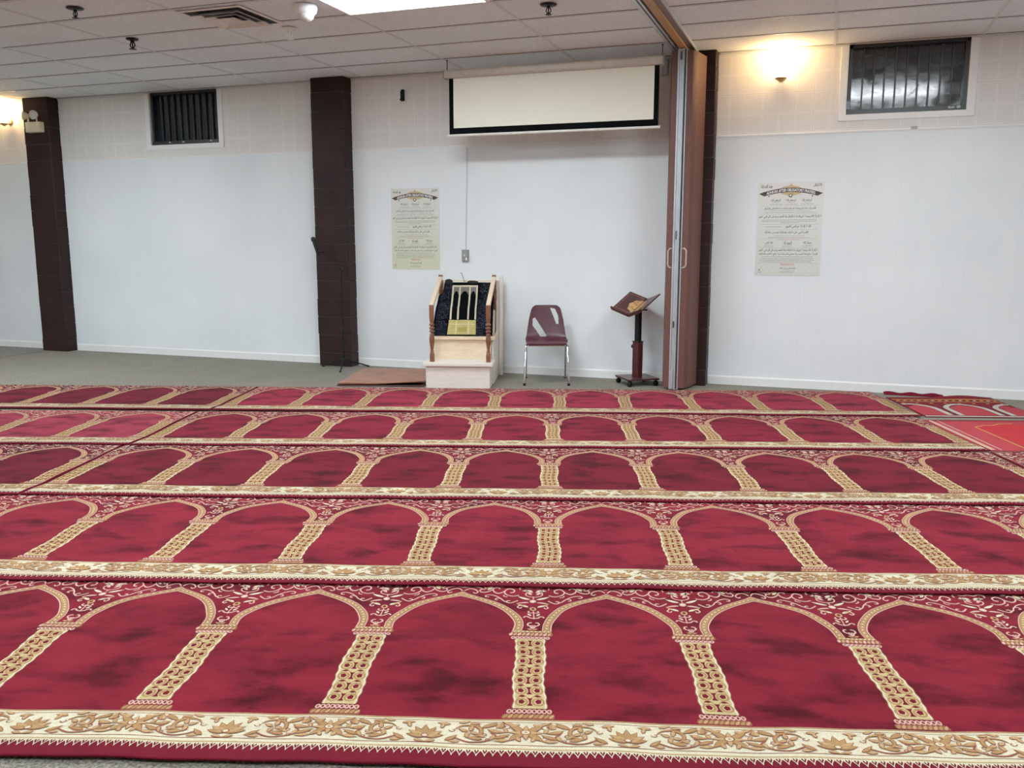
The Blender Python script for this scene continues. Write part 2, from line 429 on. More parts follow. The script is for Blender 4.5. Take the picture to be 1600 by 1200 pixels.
# emergency light on the left pillar
t = empty('emergency_light', (-9.30, -.172, 2.73), 0, 'cream emergency light box with two lamp heads on the leftmost pillar', 'emergency light')
M['creamp'] = plain('cream_plastic', (226, 212, 176), .45)
MB().box(-.115, .115, -.085, -.007, 0, .125).build('housing', M['creamp'], t, bevel=.01)
MB().box(-.07, .07, -.0065, -.001, .02, .10).build('wall_mount', M['wplas'], t)
for sx, tilt in ((-.085, -.35), (.045, .1)):
    h = MB(); h.lathe([(.020, .0), (.034, -.02), (.052, -.06), (.055, -.075), (.050, -.072)], axis='y'); h.tube([(0, -.012, -.02), (0, -.012, -.075)], .010)
    ho = h.build('lamp_head', M['creamp'], t, loc=(sx, -.04, .202), rot=(0, 0, tilt*2))
    MB().lathe([(.0505, -.0725), (.040, -.080), (.010, -.084)], axis='y').build('lens', plain('lamp_lens', (200, 200, 205), .15), ho)

# ------------------------------------------------------------------ folded partition
def mat_vinyl():
    t = NT('brown_vinyl'); t.b.inputs['Roughness'].default_value = .6
    v = t.coord(scale=(1, 1, .2)); n = t.noise(v, 90, 3); w_ = t.noise(t.coord(), 1.5, 2)
    r = t.ramp(n, [(.3, lin((82, 45, 37))), (.7, lin((102, 60, 50)))])
    t.l(r, t.b.inputs['Base Color']); t.bump(n, .2, .003); return t.m
M['vinyl'] = mat_vinyl()
PT = CH-.045
t = empty('folding_partition', (-1.30, -.36, 0), 0, 'brown vinyl accordion partition folded in front of the right pillar', 'partition')
def fold(pts, name):
    m = MB(); th = .006
    n = len(pts); vs = []
    for z in (.025, PT-.02):
        for (a, b) in pts: vs.append((a+1.30, b+.36, z))
    back = []
    for i, (a, b) in enumerate(pts):
        p0 = Vector(pts[max(i-1, 0)]); p1 = Vector(pts[min(i+1, n-1)]); d = (p1-p0).normalized(); nn = Vector((-d.y, d.x))*th
        back.append((a+nn.x, b+nn.y))
    for z in (.025, PT-.02):
        for (a, b) in back: vs.append((a+1.30, b+.36, z))
    fs = []
    for i in range(n-1):
        fs += [(i, i+1, n+i+1, n+i), (2*n+i, 3*n+i, 3*n+i+1, 2*n+i+1), (i, 2*n+i, 2*n+i+1, i+1), (n+i, n+i+1, 3*n+i+1, 3*n+i)]
    fs += [(0, n, 3*n, 2*n), (n-1, 3*n-1, 4*n-1, 2*n-1)]
    return m.add(vs, fs).build(name, M['vinyl'], t)
fold([(-1.263, -.545), (-1.205, -.535), (-1.192, -.52), (-1.196, -.505), (-1.186, -.49), (-1.190, -.475), (-1.178, -.455), (-1.150, -.30), (-1.130, -.20), (-1.15, -.185), (-1.22, -.19), (-1.16, -.20)][:10], 'accordion_cover')
fold([(-1.338, -.545), (-1.395, -.53), (-1.410, -.50), (-1.385, -.46), (-1.415, -.42), (-1.385, -.37), (-1.415, -.32), (-1.39, -.26), (-1.41, -.19)][::-1], 'accordion_cover')
MB().box(-.075, .085, -.13, .165, .03, PT-.03).build('inner_panel', plain('partition_core', (60, 36, 30), .8), t)
p = MB()
px0, px1, py = -.040, .043, -.195
p.prism([(px0, py), (px0+.012, py), (px0+.016, py+.012), (px1-.042, py+.012), (px1-.038, py), (px1-.026, py), (px1-.022, py+.014), (px1-.012, py+.014), (px1-.008, py+.004), (px1, py+.004), (px1, py+.06), (px0, py+.06)], .012, PT-.004)
p.build('lead_post', M['alu'], t)
MB().box(px0+.0425, px0+.0465, py+.008, py+.0118, .02, PT-.01).build('groove_shade', M['black'], t)  # these black strips paint in the darkness of the post's grooves
MB().box(px1-.0205, px1-.0135, py+.008, py+.0138, .02, PT-.01).build('groove_shade', M['black'], t)
s = MB()
s.box(px0+.024, px0+.032, py+.004, py+.0115, 1.42, 1.50); s.box(px0+.022, px0+.034, py+.004, py+.0115, .60, .66); s.box(px0+.024, px0+.034, py+.002, py+.0115, PT-.10, PT-.03)
s.build('latch', plain('latch_dark', (58, 58, 62), .4, .6), t)
MB().box(px0+.004, px0+.036, py-.003, py+.0115, .02, .20).build('foot_bolt', M['alu'], t)
for sx in (-1, 1):
    bx = px0-.0005 if sx < 0 else px1+.0005
    m = MB(); zc, hh, dd = 1.25, .088, .042*sx
    pts = [(bx, py+.02, zc-hh), (bx+dd*.6, py+.015, zc-hh), (bx+dd, py+.015, zc-hh+.022), (bx+dd, py+.015, zc+hh-.022), (bx+dd*.6, py+.015, zc+hh), (bx, py+.02, zc+hh)]
    m.tube(pts, .008, n=10); m.build('handle', plain('beige_handle', (176, 164, 150), .4, .3), t)

tr = MB()
tr.box(-1.425, -1.395, YB, -.175, CH-.030, CH-.0002, 0); tr.box(-1.395, -1.378, YB, -.175, CH-.010, CH-.0002, 1)
tr.box(-1.378, -1.362, YB, -.175, CH-.034, CH-.0002, 0); tr.box(-1.362, -1.335, YB, -.175, CH-.008, CH-.0002, 1)
tr.box(-1.335, -1.275, YB, -.175, CH-.042, CH-.0002, 2); tr.box(-1.275, -1.222, YB, -.175, CH-.022, CH-.0002, 3); tr.box(-1.222, -1.212, YB, -.175, CH-.03, CH-.0002, 0)
o = struct(tr.build('partition_track', [M['alu'], M['black'], wood('track_wood', (150, 104, 58), (182, 134, 80), (14, 1, 14)), plain('track_grey', (120, 104, 96), .6)]))
o['label'] = 'metal and wood ceiling track of the folding partition'

# ------------------------------------------------------------------ projection screen
t = empty('projection_screen', (-2.533, -.575, 2.40), 0, 'half lowered projection screen with black border hung from the ceiling', 'projection screen')
M['case'] = plain('case_metal', (186, 176, 164), .45, .2)
h = CH-2.40
m = MB(); m.prism([(-.045, .575), (-.052, .59), (-.052, .632), (-.045, .648), (.045, .648), (.05, .64), (.05, .575)], -1.068, 1.068, 0, 'x'); m.build('case', M['case'], t, bevel=.003)
for sx in (-1, 1):
    MB().prism([(-.05, .572), (-.055, .59), (-.055, .634), (-.046, .651), (.048, .651), (.053, .64), (.053, .572)], sx*1.069, sx*1.079, 0, 'x').build('end_cap', plain('cap_grey', (150, 142, 134), .5), t)
    m = MB(); m.tube([(sx*1.055, 0, .651), (sx*1.055, 0, h-.006)], .004); m.tube([(sx*1.055-.012, 0, h-.012), (sx*1.055, 0, h-.006), (sx*1.055+.012, 0, h-.012)], .003)
    m.build('hanger', M['blackmetal'], t)
MB().box(-.99, .988, -.0025, .0, .105, .574).build('viewing_surface', plain('screen_cream', (236, 233, 214), .75, var=.01), t)
bm_ = MB(); bm_.box(-1.036, -.99, -.0025, 0, .045, .574); bm_.box(.988, 1.034, -.0025, 0, .045, .574); bm_.box(-.99, .988, -.0025, 0, .045, .105)
bm_.build('black_border', plain('screen_black', (5, 6, 8), .9, spec=.08), t)
MB().tube([(-1.056, -.001, .034), (1.052, -.001, .034)], .012).build('bottom_bar', M['wplas'], t)

# wall bits
t = empty('conduit_box', (-1.55, -.0005, 2.98), 0, 'small pale box on the wall at the right end of the screen case', 'box')
MB().box(-.03, .03, -.05, -.001, 0, .15).build('cover', plain('pale_box', (176, 172, 170), .5), t, bevel=.004)
MB().tube([(-.0, -.025, .1505), (-.0, -.025, .172)], .008).build('stub', M['blackmetal'], t)

t = empty('speaker_mount', (-4.375, -.001, 2.94), 0, 'small black bracket on a white plate high above the left poster', 'bracket')
MB().box(-.062, .062, -.010, -.001, -.075, .075).build('plate', M['wplas'], t, bevel=.003)
m = MB(); m.box(.008, .045, -.045, -.0105, -.055, .045); m.obox((.04, -.05, .03), (.014, 0, 0), (0, .018, 0), (0, .006, .028)); m.tube([(.02, -.03, -.05), (.02, -.06, -.045)], .012)
m.build('arm', M['black'], t, bevel=.003)

t = empty('wall_switch', (-3.642, -.001, 1.252), 0, 'grey metal wall switch fed by a thin pale cord, above the wooden pulpit', 'switch')
MB().box(-.038, .038, -.032, -.001, -.062, .062).build('box', plain('switch_grey', (128, 130, 132), .45, .4), t, bevel=.004)
MB().box(-.032, .032, -.036, -.0325, -.056, .056).build('plate', plain('switch_plate', (150, 152, 152), .4, .5), t, bevel=.002)
MB().obox((0, -.042, .004), (.006, 0, 0), (0, .006, 0), (0, -.003, .011)).build('toggle', M['white'], t)
MB().box(.010, .026, -.0368, -.0361, -.05, -.022).build('tag', M['white'], t)
MB().tube([(-3.618+3.642, -.007, 2.375-1.252), (.022, -.0065, .848), (.014, -.007, .548), (.007, -.006, .248), (.002, -.011, .0625)], .005, n=6).build('cord', plain('pale_cord', (196, 196, 197), .5), t)
t = empty('door_tag', (.687, -.001, 2.403), 0, 'tiny grey metal plate on the wall rail under the right-hand window', 'plate')
t.name = 'metal_plate'
MB().box(-.026, .026, -.015, -.0115, -.012, .014).build('mount_plate', plain('dull_metal', (120, 114, 108), .4, .6), t)

# ------------------------------------------------------------------ posters with lettering
AR = {'ا': 'FE8D FE8E', 'أ': 'FE83 FE84', 'إ': 'FE87 FE88', 'آ': 'FE81 FE82', 'ب': 'FE8F FE90 FE91 FE92', 'ة': 'FE93 FE94', 'ت': 'FE95 FE96 FE97 FE98',
      'ث': 'FE99 FE9A FE9B FE9C', 'ج': 'FE9D FE9E FE9F FEA0', 'ح': 'FEA1 FEA2 FEA3 FEA4', 'خ': 'FEA5 FEA6 FEA7 FEA8', 'د': 'FEA9 FEAA', 'ذ': 'FEAB FEAC',
      'ر': 'FEAD FEAE', 'ز': 'FEAF FEB0', 'س': 'FEB1 FEB2 FEB3 FEB4', 'ش': 'FEB5 FEB6 FEB7 FEB8', 'ص': 'FEB9 FEBA FEBB FEBC', 'ض': 'FEBD FEBE FEBF FEC0',
      'ط': 'FEC1 FEC2 FEC3 FEC4', 'ظ': 'FEC5 FEC6 FEC7 FEC8', 'ع': 'FEC9 FECA FECB FECC', 'غ': 'FECD FECE FECF FED0', 'ف': 'FED1 FED2 FED3 FED4',
      'ق': 'FED5 FED6 FED7 FED8', 'ك': 'FED9 FEDA FEDB FEDC', 'ل': 'FEDD FEDE FEDF FEE0', 'م': 'FEE1 FEE2 FEE3 FEE4', 'ن': 'FEE5 FEE6 FEE7 FEE8',
      'ه': 'FEE9 FEEA FEEB FEEC', 'و': 'FEED FEEE', 'ى': 'FEEF FEF0', 'ي': 'FEF1 FEF2 FEF3 FEF4', 'ء': 'FE80'}
LA = {'ا': 'FEFB FEFC', 'أ': 'FEF7 FEF8', 'إ': 'FEF9 FEFA', 'آ': 'FEF5 FEF6'}
def arabic(txt):
    out = []
    for word in txt.split(' '):
        g = []; prev = False; i = 0
        while i < len(word):
            ch = word[i]; nx = word[i+1] if i+1 < len(word) else ''
            if ch == 'ل' and nx in LA:
                g.append(chr(int(LA[nx].split()[1 if prev else 0], 16))); prev = False; i += 2; continue
            if ch not in AR: g.append(ch); prev = False; i += 1; continue
            f = AR[ch].split(); joins_next = len(f) == 4 and nx in AR and nx != 'ء'
            k = (3 if joins_next else 1) if prev else (2 if joins_next else 0)
            if len(f) == 1: k = 0
            g.append(chr(int(f[k], 16))); prev = joins_next; i += 1
        out.append(''.join(g)[::-1])
    return ' '.join(out[::-1])

def text_mesh(s, height, width=None):
    """lettering as verts/faces in the xy plane, centred, fitted to a width"""
    cu = bpy.data.curves.new('t', 'FONT'); cu.body = s; cu.align_x = 'CENTER'; cu.align_y = 'CENTER'; cu.resolution_u = 2; cu.size = 1; cu.offset = .022
    ob = bpy.data.objects.new('t', cu); COL.objects.link(ob)
    me = bpy.data.meshes.new_from_object(ob.evaluated_get(bpy.context.evaluated_depsgraph_get()))
    v = np.array([x.co[:2] for x in me.vertices]) if len(me.vertices) else np.zeros((0, 2)); f = [tuple(p.vertices) for p in me.polygons]
    bpy.data.objects.remove(ob); bpy.data.curves.remove(cu); bpy.data.meshes.remove(me)
    if len(v):
        lo, hi = v.min(0), v.max(0); v = (v-(lo+hi)/2)
        k = height/max(1e-6, hi[1]-lo[1]); kx = (width/(hi[0]-lo[0])) if width else k
        v = v*np.array([kx, k])
    return v, f

M['ink'] = plain('poster_ink', (34, 38, 38), .8); M['fine'] = plain('poster_fine_print', (118, 124, 118), .8); M['redink'] = plain('poster_red_ink', (196, 112, 92), .8)
M['banner'] = plain('banner_brown', (72, 58, 54), .8); M['bgold'] = plain('banner_gold', (196, 170, 124), .8); M['bgreen'] = plain('banner_green', (96, 100, 60), .8)
def mat_sheet(name, top, bot):
    t = NT(name); t.b.inputs['Roughness'].default_value = .45
    tc = t.n('ShaderNodeTexCoord'); sp = t.n('ShaderNodeSeparateXYZ'); t.l(tc.outputs['Object'], sp.inputs[0])
    f = t.n('ShaderNodeMapRange'); f.inputs[1].default_value = -.44; f.inputs[2].default_value = .2; t.l(sp.outputs[2], f.inputs[0])
    c = t.mix(f.outputs[0], lin(bot), lin(top))
    a = t.math('FRACT', t.math('DIVIDE', t.math('ADD', t.math('ADD', sp.outputs[0], sp.outputs[2]), 5), .055))
    b = t.math('FRACT', t.math('DIVIDE', t.math('ADD', t.math('SUBTRACT', sp.outputs[0], sp.outputs[2]), 5), .055))
    ln = t.math('MAXIMUM', t.math('LESS_THAN', a, .06), t.math('LESS_THAN', b, .06))
    z = t.n('ShaderNodeMapRange'); z.inputs[1].default_value = 0.0; z.inputs[2].default_value = -.34; z.inputs[3].default_value = 0.02; z.inputs[4].default_value = .45; t.l(sp.outputs[2], z.inputs[0])
    c = t.mix(t.math('MULTIPLY', ln, z.outputs[0]), c, lin((168, 172, 150)))
    t.l(c, t.b.inputs['Base Color']); return t.m

def poster(xc, zc, W_, H_, sheet, label, rot):
    t = empty('poster', (xc, -.0015, zc), 0, label, 'poster'); t.rotation_euler = (0, rot, 0)
    MB().box(-W_/2, W_/2, -.003, 0, -H_/2, H_/2).build('hanging_sheet', sheet, t)
    ink = MB(); fine = MB(); ban = MB(); Y = -.0036
    def put(mb, s, x, z, h, w=None, mat=0, arc=None):
        v, f = text_mesh(s, h*(1.35 if mb is ink else 1.1), w)
        if not len(v): return
        pts = []
        for a, b in v:
            dz = arc(x+a) if arc else 0
            pts.append((x+a, Y-(.001 if mb is ban else 0), z+b+dz))
        mb.add(pts, [q[::-1] for q in f], mat)
    def U(u): return (u-.5)*W_           # 0..1 across
    def V(v): return (.5-v)*H_           # 0..1 down
    def bars(u0, u1, v, h=.004, mat=0, seed=0):
        rr = random.Random(seed+int(v*1000)); x = U(u0)
        while x < U(u1)-.004:
            L = min(rr.uniform(.008, .030), U(u1)-x); fine.box(x, x+L, Y+.0003, Y+.0008, V(v)-h/2, V(v)+h/2, mat); x += L+.004
    def rule(v, u0=.06, u1=.94): fine.box(U(u0), U(u1), Y+.0003, Y+.0008, V(v)-.0007, V(v)+.0007, 0)
    # banner
    arcf = lambda x: -.26*x*x*4*.25/.25*.62
    n = 24; xs_ = [U(.10)+(U(.90)-U(.10))*i/n for i in range(n+1)]; zb = V(.083)
    top = [(x, zb+.020+arcf(x)) for x in xs_]; bot = [(x, zb-.020+arcf(x)) for x in xs_]
    orn = [(U(.30), V(.075)), (U(.40), V(.045)), (U(.47), V(.038)), (U(.5), V(.015)), (U(.53), V(.038)), (U(.60), V(.045)), (U(.70), V(.075)), (U(.64), V(.125)), (U(.55), V(.14)), (U(.5), V(.155)), (U(.45), V(.14)), (U(.36), V(.125))]
    ban.prism(orn, Y-.0001, Y+.0003, 1, 'y')
    ban.lathe([(.018, Y-.0003), (.018, Y)], c=(U(.5), 0, V(.143)), mat=2, axis='y', n=16); ban.lathe([(.009, Y-.0005), (.009, Y-.0003)], c=(U(.5), 0, V(.140)), mat=3, axis='y', n=12)
    for sx in (-1, 1):
        ban.prism([(sx*U(.90), zb+arcf(U(.9))+.022), (sx*U(.985), zb+arcf(U(.9))+.003), (sx*U(.90), zb+arcf(U(.9))-.022)], Y-.0002, Y+.0003, 0, 'y')
        ban.lathe([(.008, Y-.0002), (.008, Y+.0003)], c=(sx*U(.83), 0, V(.148)), mat=4, axis='y', n=8)
        ban.lathe([(.006, Y-.0002), (.006, Y+.0003)], c=(sx*U(.90), 0, V(.135)), mat=4, axis='y', n=8)
    for i in range(n):
        ban.add([(bot[i][0], Y-.0004, bot[i][1]), (bot[i+1][0], Y-.0004, bot[i+1][1]), (top[i+1][0], Y-.0004, top[i+1][1]), (top[i][0], Y-.0004, top[i][1])], [(0, 1, 2, 3)], 0)
    put(ban, 'ADHKAR AFTER OBLIGATORY PRAYERS', 0, zb, .025, W_*.74, 3, arcf)
    ban.build('title_banner', [M['banner'], M['bgold'], M['bgreen'], M['white'], M['fine']], t)
    put(ink, arabic('بعد الصلاة'), U(.13), V(.045), .028, W_*.17); put(ink, arabic('الأذكار'), U(.90), V(.035), .030, W_*.12)
    for u in (.28, .51, .75):
        put(ink, arabic('أستغفر الله'), U(u), V(.19), .024, W_*.15); bars(u-.05, u+.06, .215, .003); bars(u-.09, u+.11, .234, .0035)
    rule(.25)
    put(ink, arabic('اللهم أنت السلام ومنك السلام تباركت يا ذا الجلال والإكرام'), U(.5), V(.278), .024, W_*.78); bars(.18, .82, .304, .003); bars(.12, .9, .322, .0035); rule(.338)
    put(ink, arabic('لا إله إلا الله وحده لا شريك له له الملك وله الحمد وهو على كل شيء قدير'), U(.5), V(.368), .026, W_*.95); bars(.08, .92, .402); bars(.08, .9, .417); bars(.36, .64, .432); rule(.447)
    bars(.12, .38, .474); put(ink, arabic('الله لا إله إلا هو الحي القيوم'), U(.64), V(.474), .026, W_*.38); rule(.505)
    put(ink, arabic('اللهم أعني على ذكرك وشكرك وحسن عبادتك'), U(.46), V(.533), .028, W_*.67); bars(.26, .74, .57, .003); bars(.18, .82, .589); rule(.602)
    bars(.33, .67, .614, .004, 1)
    for u, s_ in ((.20, 'الله أكبر'), (.49, 'الحمد لله'), (.79, 'سبحان الله')):
        put(ink, arabic(s_), U(u), V(.645), .022, W_*.12); bars(u-.07, u+.07, .672, .003); bars(u-.08, u+.08, .686, .003)
    rule(.7)
    put(ink, arabic('لا إله إلا الله وحده لا شريك له له الملك وله الحمد وهو على كل شيء قدير'), U(.5), V(.728), .024, W_*.9)
    put(ink, arabic('اللهم لا مانع لما أعطيت ولا معطي لما منعت ولا ينفع ذا الجد منك الجد'), U(.5), V(.766), .024, W_*.9)
    bars(.1, .88, .797); bars(.08, .9, .817); bars(.08, .9, .834); bars(.12, .86, .85); rule(.864, .03, .97)
    bars(.39, .61, .876, .006, 1); bars(.41, .59, .888, .004, 1)
    put(ink, arabic('اللهم أجرني من النار'), U(.5), V(.92), .022, W_*.24); bars(.40, .62, .952, .003); bars(.39, .61, .966, .004)
    fine.prism([(U(.05), V(.948)), (U(.09), V(.948)), (U(.07), V(.930))], Y, Y+.0005, 0, 'y'); bars(.04, .11, .965, .005)
    ink.build('arabic_lettering', M['ink'], t); fine.build('fine_print', [M['fine'], M['redink']], t)
    return t
poster(-4.237, 1.535, .577, .872, mat_sheet('poster_sheet_green', (214, 216, 206), (206, 208, 176)), 'tall pale green prayer poster on the wall above the brown folded mat', 0)
poster(-.336, 1.517, .592, .872, mat_sheet('poster_sheet_grey', (222, 223, 218), (208, 211, 204)), 'tall pale grey prayer poster on the wall right of the partition', 0)

# ------------------------------------------------------------------ microphone stand
t = empty('microphone_stand', (-5.0, -.30, 0), 0, 'black tripod microphone stand in front of the middle pillar', 'microphone stand')
MB().tube([(0, 0, .06), (0, 0, .42)], .011).build('lower_tube', M['blackmetal'], t)
MB().tube([(0, 0, .421), (0, 0, 1.10)], .0075).build('upper_tube', M['blackmetal'], t)
MB().lathe([(.016, .385), (.019, .39), (.019, .44), (.014, .45)]).build('clutch', M['black'], t)
MB().lathe([(.02, .045), (.024, .06), (.024, .10), (.016, .115)]).build('leg_hub', M['black'], t)
for a in (R(172), R(292), R(45)):
    r_ = .29 if a != R(45) else .27
    l = MB().tube([(.015*cos(a), .015*sin(a), .10), (r_*.55*cos(a), r_*.55*sin(a), .055), (r_*cos(a), r_*sin(a), .014)], .008)
    lo = l.build('leg', M['blackmetal'], t)
    MB().tube([(r_*.97*cos(a), r_*.97*sin(a), .012), (r_*1.07*cos(a), r_*1.07*sin(a), .010)], .0098).build('rubber_foot', M['black'], lo)
m = MB(); m.lathe([(.022, -.016), (.022, .016)], c=(0, -.012, 1.10), axis='y'); m.tube([(0, -.03, 1.10), (.03, -.045, 1.085)], .009); m.build('boom_clamp', M['black'], t)
MB().tube([(.10, -.012, 1.045), (0, -.012, 1.10), (-.215, -.012, 1.285)], .006).build('boom_arm', M['blackmetal'], t)
MB().tube([(-.215, -.012, 1.285), (-.262, -.012, 1.292)], .013).build('microphone_clip', M['black'], t)
m = empty('microphone', (-5.34, -.312, 1.45), 0, 'black handheld microphone tilted in the clip of the stand', 'microphone')
d0 = Vector((0, 0, 0)); d1 = Vector((.062, 0, -.205))
def along(a, b, prof):
    return [a+(b-a)*u for u, _ in prof], [r_ for _, r_ in prof]
P_, r_ = along(d0, d1, [(.24, .019), (.28, .0185), (.75, .014), (.97, .0125), (1.0, .010)]); MB().tube(P_, r_, n=14).build('body', M['black'], m)
P_, r_ = along(d0, d1, [(0, .008), (.02, .017), (.07, .025), (.13, .027), (.20, .024), (.235, .020)]); MB().tube(P_, r_, n=14).build('grille', plain('mic_grille', (34, 34, 36), .5, .5), m)

# ------------------------------------------------------------------ folded brown mat
PA = R(15.5)
def mat_brown():
    t = NT('brown_plush'); t.b.inputs['Roughness'].default_value = 1
    n = t.noise(t.coord(scale=(1, 2, 1)), 6, 5, .65, .6)
    t.l(t.ramp(n, [(.3, lin((100, 56, 32))), (.5, lin((144, 84, 48))), (.72, lin((162, 100, 60)))]), t.b.inputs['Base Color'])
    t.b.inputs['Sheen Weight'].default_value = .2; t.bump(n, .3, .01); return t.m
t = empty('folded_mat', (-4.445, -1.375, 0), PA, 'brown plush mat folded flat on the floor beside the wooden pulpit', 'mat')
def sheet(w, d, z0, th, curl=0, nx=24, ny=24, wob=.004, seed=0):
    rr = random.Random(seed); ph = [rr.uniform(0, 6) for _ in range(4)]
    m = MB(); top = []
    def zz(u, v):
        z = z0+th+wob*(sin(u*7+ph[0])*sin(v*5+ph[1])+.6*sin(u*13+ph[2]))*min(1, 4*v)
        z += curl*max(0, 1-v/.16)**2*max(0, (u-.45)/.55)**1
        return max(z, z0+th*.7)
    vs = [(w*i/nx+.006*sin(9*j/ny+ph[3]), d*j/ny+.006*sin(8*i/nx+ph[1]), zz(i/nx, j/ny)) for j in range(ny+1) for i in range(nx+1)]
    N = len(vs); vs += [(x, y, z-th) for x, y, z in vs]
    I = lambda i, j: j*(nx+1)+i
    fs = [(I(i, j), I(i+1, j), I(i+1, j+1), I(i, j+1)) for j in range(ny) for i in range(nx)]
    fs += [(N+I(i, j), N+I(i, j+1), N+I(i+1, j+1), N+I(i+1, j)) for j in range(ny) for i in range(nx)]
    for i in range(nx): fs += [(I(i, 0), N+I(i, 0), N+I(i+1, 0), I(i+1, 0)), (I(i, ny), I(i+1, ny), N+I(i+1, ny), N+I(i, ny))]
    for j in range(ny): fs += [(I(0, j), I(0, j+1), N+I(0, j+1), N+I(0, j)), (I(nx, j), N+I(nx, j), N+I(nx, j+1), I(nx, j+1))]
    return m.add(vs, fs, 0, True)
sheet(.86, 1.02, 0.0, .012, 0, seed=3, wob=0).build('lower_fold', plain('mat_underside', (62, 36, 30), .95), t, loc=(-.005, -.012, .0005))
sheet(.83, 1.0, .022, .009, .030, seed=5).build('upper_fold', mat_brown(), t)

# ------------------------------------------------------------------ wooden pulpit
t = empty('wooden_pulpit', (-3.573, -1.207, 0), PA, 'stepped pale pine pulpit with turned brown posts against the wall', 'pulpit')
PX = t
S1, S2, S3 = .25, .478, .70
MB().box(.0, .62, .0, .27, 0, S1-.032).build('lower_step', M['pinew'], t, bevel=.003)
MB().box(-.03, .65, -.03, .268, S1-.0315, S1).build('lower_tread', M['pinew'], t, bevel=.005)
MB().box(.012, .608, .272, .93, 0, S2-.034).build('upper_step', M['pine'], t, bevel=.003)
MB().box(-.006, .655, .245, .56, S2-.0335, S2).build('upper_tread', M['pine'], t, bevel=.004)
MB().box(.02, .60, .565, .93, S2-.033, S3).build('seat_box', M['pine'], t, bevel=.003)
for x0 in (-.016, .610):
    MB().prism([(.30, 0), (.95, 0), (.95, 1.0), (.88, 1.0), (.80, S2+.0), (.30, S2-.035)], x0, x0+.020, 0, 'x').build('side_panel', M['pinew'], t, bevel=.002)
MB().box(.010, .606, .932, .955, .35, 1.00).build('back_board', M['pine'], t, bevel=.003)
MB().box(.03, .585, .905, .931, .90, .985).build('top_rail', M['pinew'], t, bevel=.004)
MB().box(.632, .672, .90, .955, 0, 1.045).build('rear_post', M['pinew'], t, bevel=.004)
def baluster(z0, z1, x, y, name='turned_post'):
    L = z1-z0; m = MB(); w_ = .021
    m.box(x-w_, x+w_, y-w_, y+w_, z0, z0+.14*L)
    pr = [(.020, .142), (.024, .155), (.014, .17), (.020, .185), (.013, .21), (.016, .26), (.024, .36), (.026, .43), (.018, .49), (.026, .505), (.018, .52), (.010, .535), (.026, .555), (.026, .575), (.010, .595), (.026, .615), (.026, .635), (.010, .655), (.025, .675), (.025, .70), (.016, .72), (.021, .76), (.0215, .80)]
    m.lathe([(r__, z0+u*L) for r__, u in pr], c=(x, y, 0), n=14)
    m.box(x-w_, x+w_, y-w_, y+w_, z0+.80*L, z1)
    return m.build(name, M['oak'], t, bevel=.003)
PB = []
for x in (.052, .600):
    baluster(S1, .775, x, .075)
for x, z0 in ((.035, S3), (.592, S3)):
    baluster(S3+.001, 1.005, x, .822)
for x in (.035, .592):
    m = MB(); a = Vector((x+(.017 if x < .3 else .008), .085, .775)); b = Vector((x, .80, 1.008)); d = (b-a); ln = d.length; d.normalize(); up = Vector((0, -d.z, d.y))
    m.obox((a+b)/2+up*.020, d*(ln/2+.01), (.020, 0, 0), up*.018)
    m.build('hand_rail', M['pine'], t, bevel=.004)
    xf = x+(.017 if x < .3 else .008)
    MB().box(xf-.021, xf+.021, .052, .096, .7755, .800).build('post_cap', M['oak'], t, bevel=.004)
    MB().box(x-.021, x+.021, .782, .83, 1.035, 1.060).build('post_cap', M['oak'], t, bevel=.004)

# rug draped over the pulpit: thing of its own
def mat_blackrug():
    t_ = NT('black_rug_sparkle'); t_.b.inputs['Roughness'].default_value = 1; t_.b.inputs['Specular IOR Level'].default_value = .05
    v = t_.coord(scale=(1, 1, 1)); vo = t_.n('ShaderNodeTexVoronoi'); vo.inputs['Scale'].default_value = 85; t_.l(v, vo.inputs['Vector'])
    n = t_.noise(v, 9, 4, .7); n2 = t_.noise(v, 130, 3, .75, 1)
    sp_ = t_.n('ShaderNodeSeparateXYZ'); tc = t_.n('ShaderNodeTexCoord'); t_.l(tc.outputs['Object'], sp_.inputs[0])
    ax = t_.math('ABSOLUTE', t_.math('SUBTRACT', sp_.outputs[0], .30)); side = t_.math('MULTIPLY', t_.math('GREATER_THAN', ax, .145), t_.math('LESS_THAN', ax, .262))
    f = t_.math('MULTIPLY', t_.math('GREATER_THAN', n2, .585), t_.math('GREATER_THAN', n, .44)); f = t_.math('MULTIPLY', f, side)
    t_.l(t_.mix(f, lin((4, 4, 6)), lin((80, 84, 102))), t_.b.inputs['Base Color']); return t_.m
M['brug'] = mat_blackrug()
rt = empty('draped_rug', (-3.573, -1.207, 0), PA, 'black prayer rug with cream arches and gold panel draped over the pulpit steps', 'rug')
prof = [(.262, S2+.006), (.285, S2+.006), (.308, S2+.013), (.36, S2+.058), (.46, S2+.15), (.553, S3+.022), (.62, S3+.055), (.72, S3+.12), (.80, S3+.19), (.86, S3+.245), (.888, S3+.275)]
def cr(pts, n):
    P = [np.array(p_, float) for p_ in pts]; P = [2*P[0]-P[1]]+P+[2*P[-1]-P[-2]]; o_ = []
    for i in range(1, len(P)-2):
        for k in range(n):
            u = k/n; a, b, c_, d = P[i-1:i+3]
            o_.append(.5*((2*b)+(c_-a)*u+(2*a-5*b+4*c_-d)*u*u+(3*b-a-3*c_+d)*u**3))
    o_.append(P[-2]); return np.array(o_)
pc = cr(prof, 6); seg = np.r_[0, np.cumsum(np.linalg.norm(np.diff(pc, axis=0), axis=1))]; RL = seg[-1]
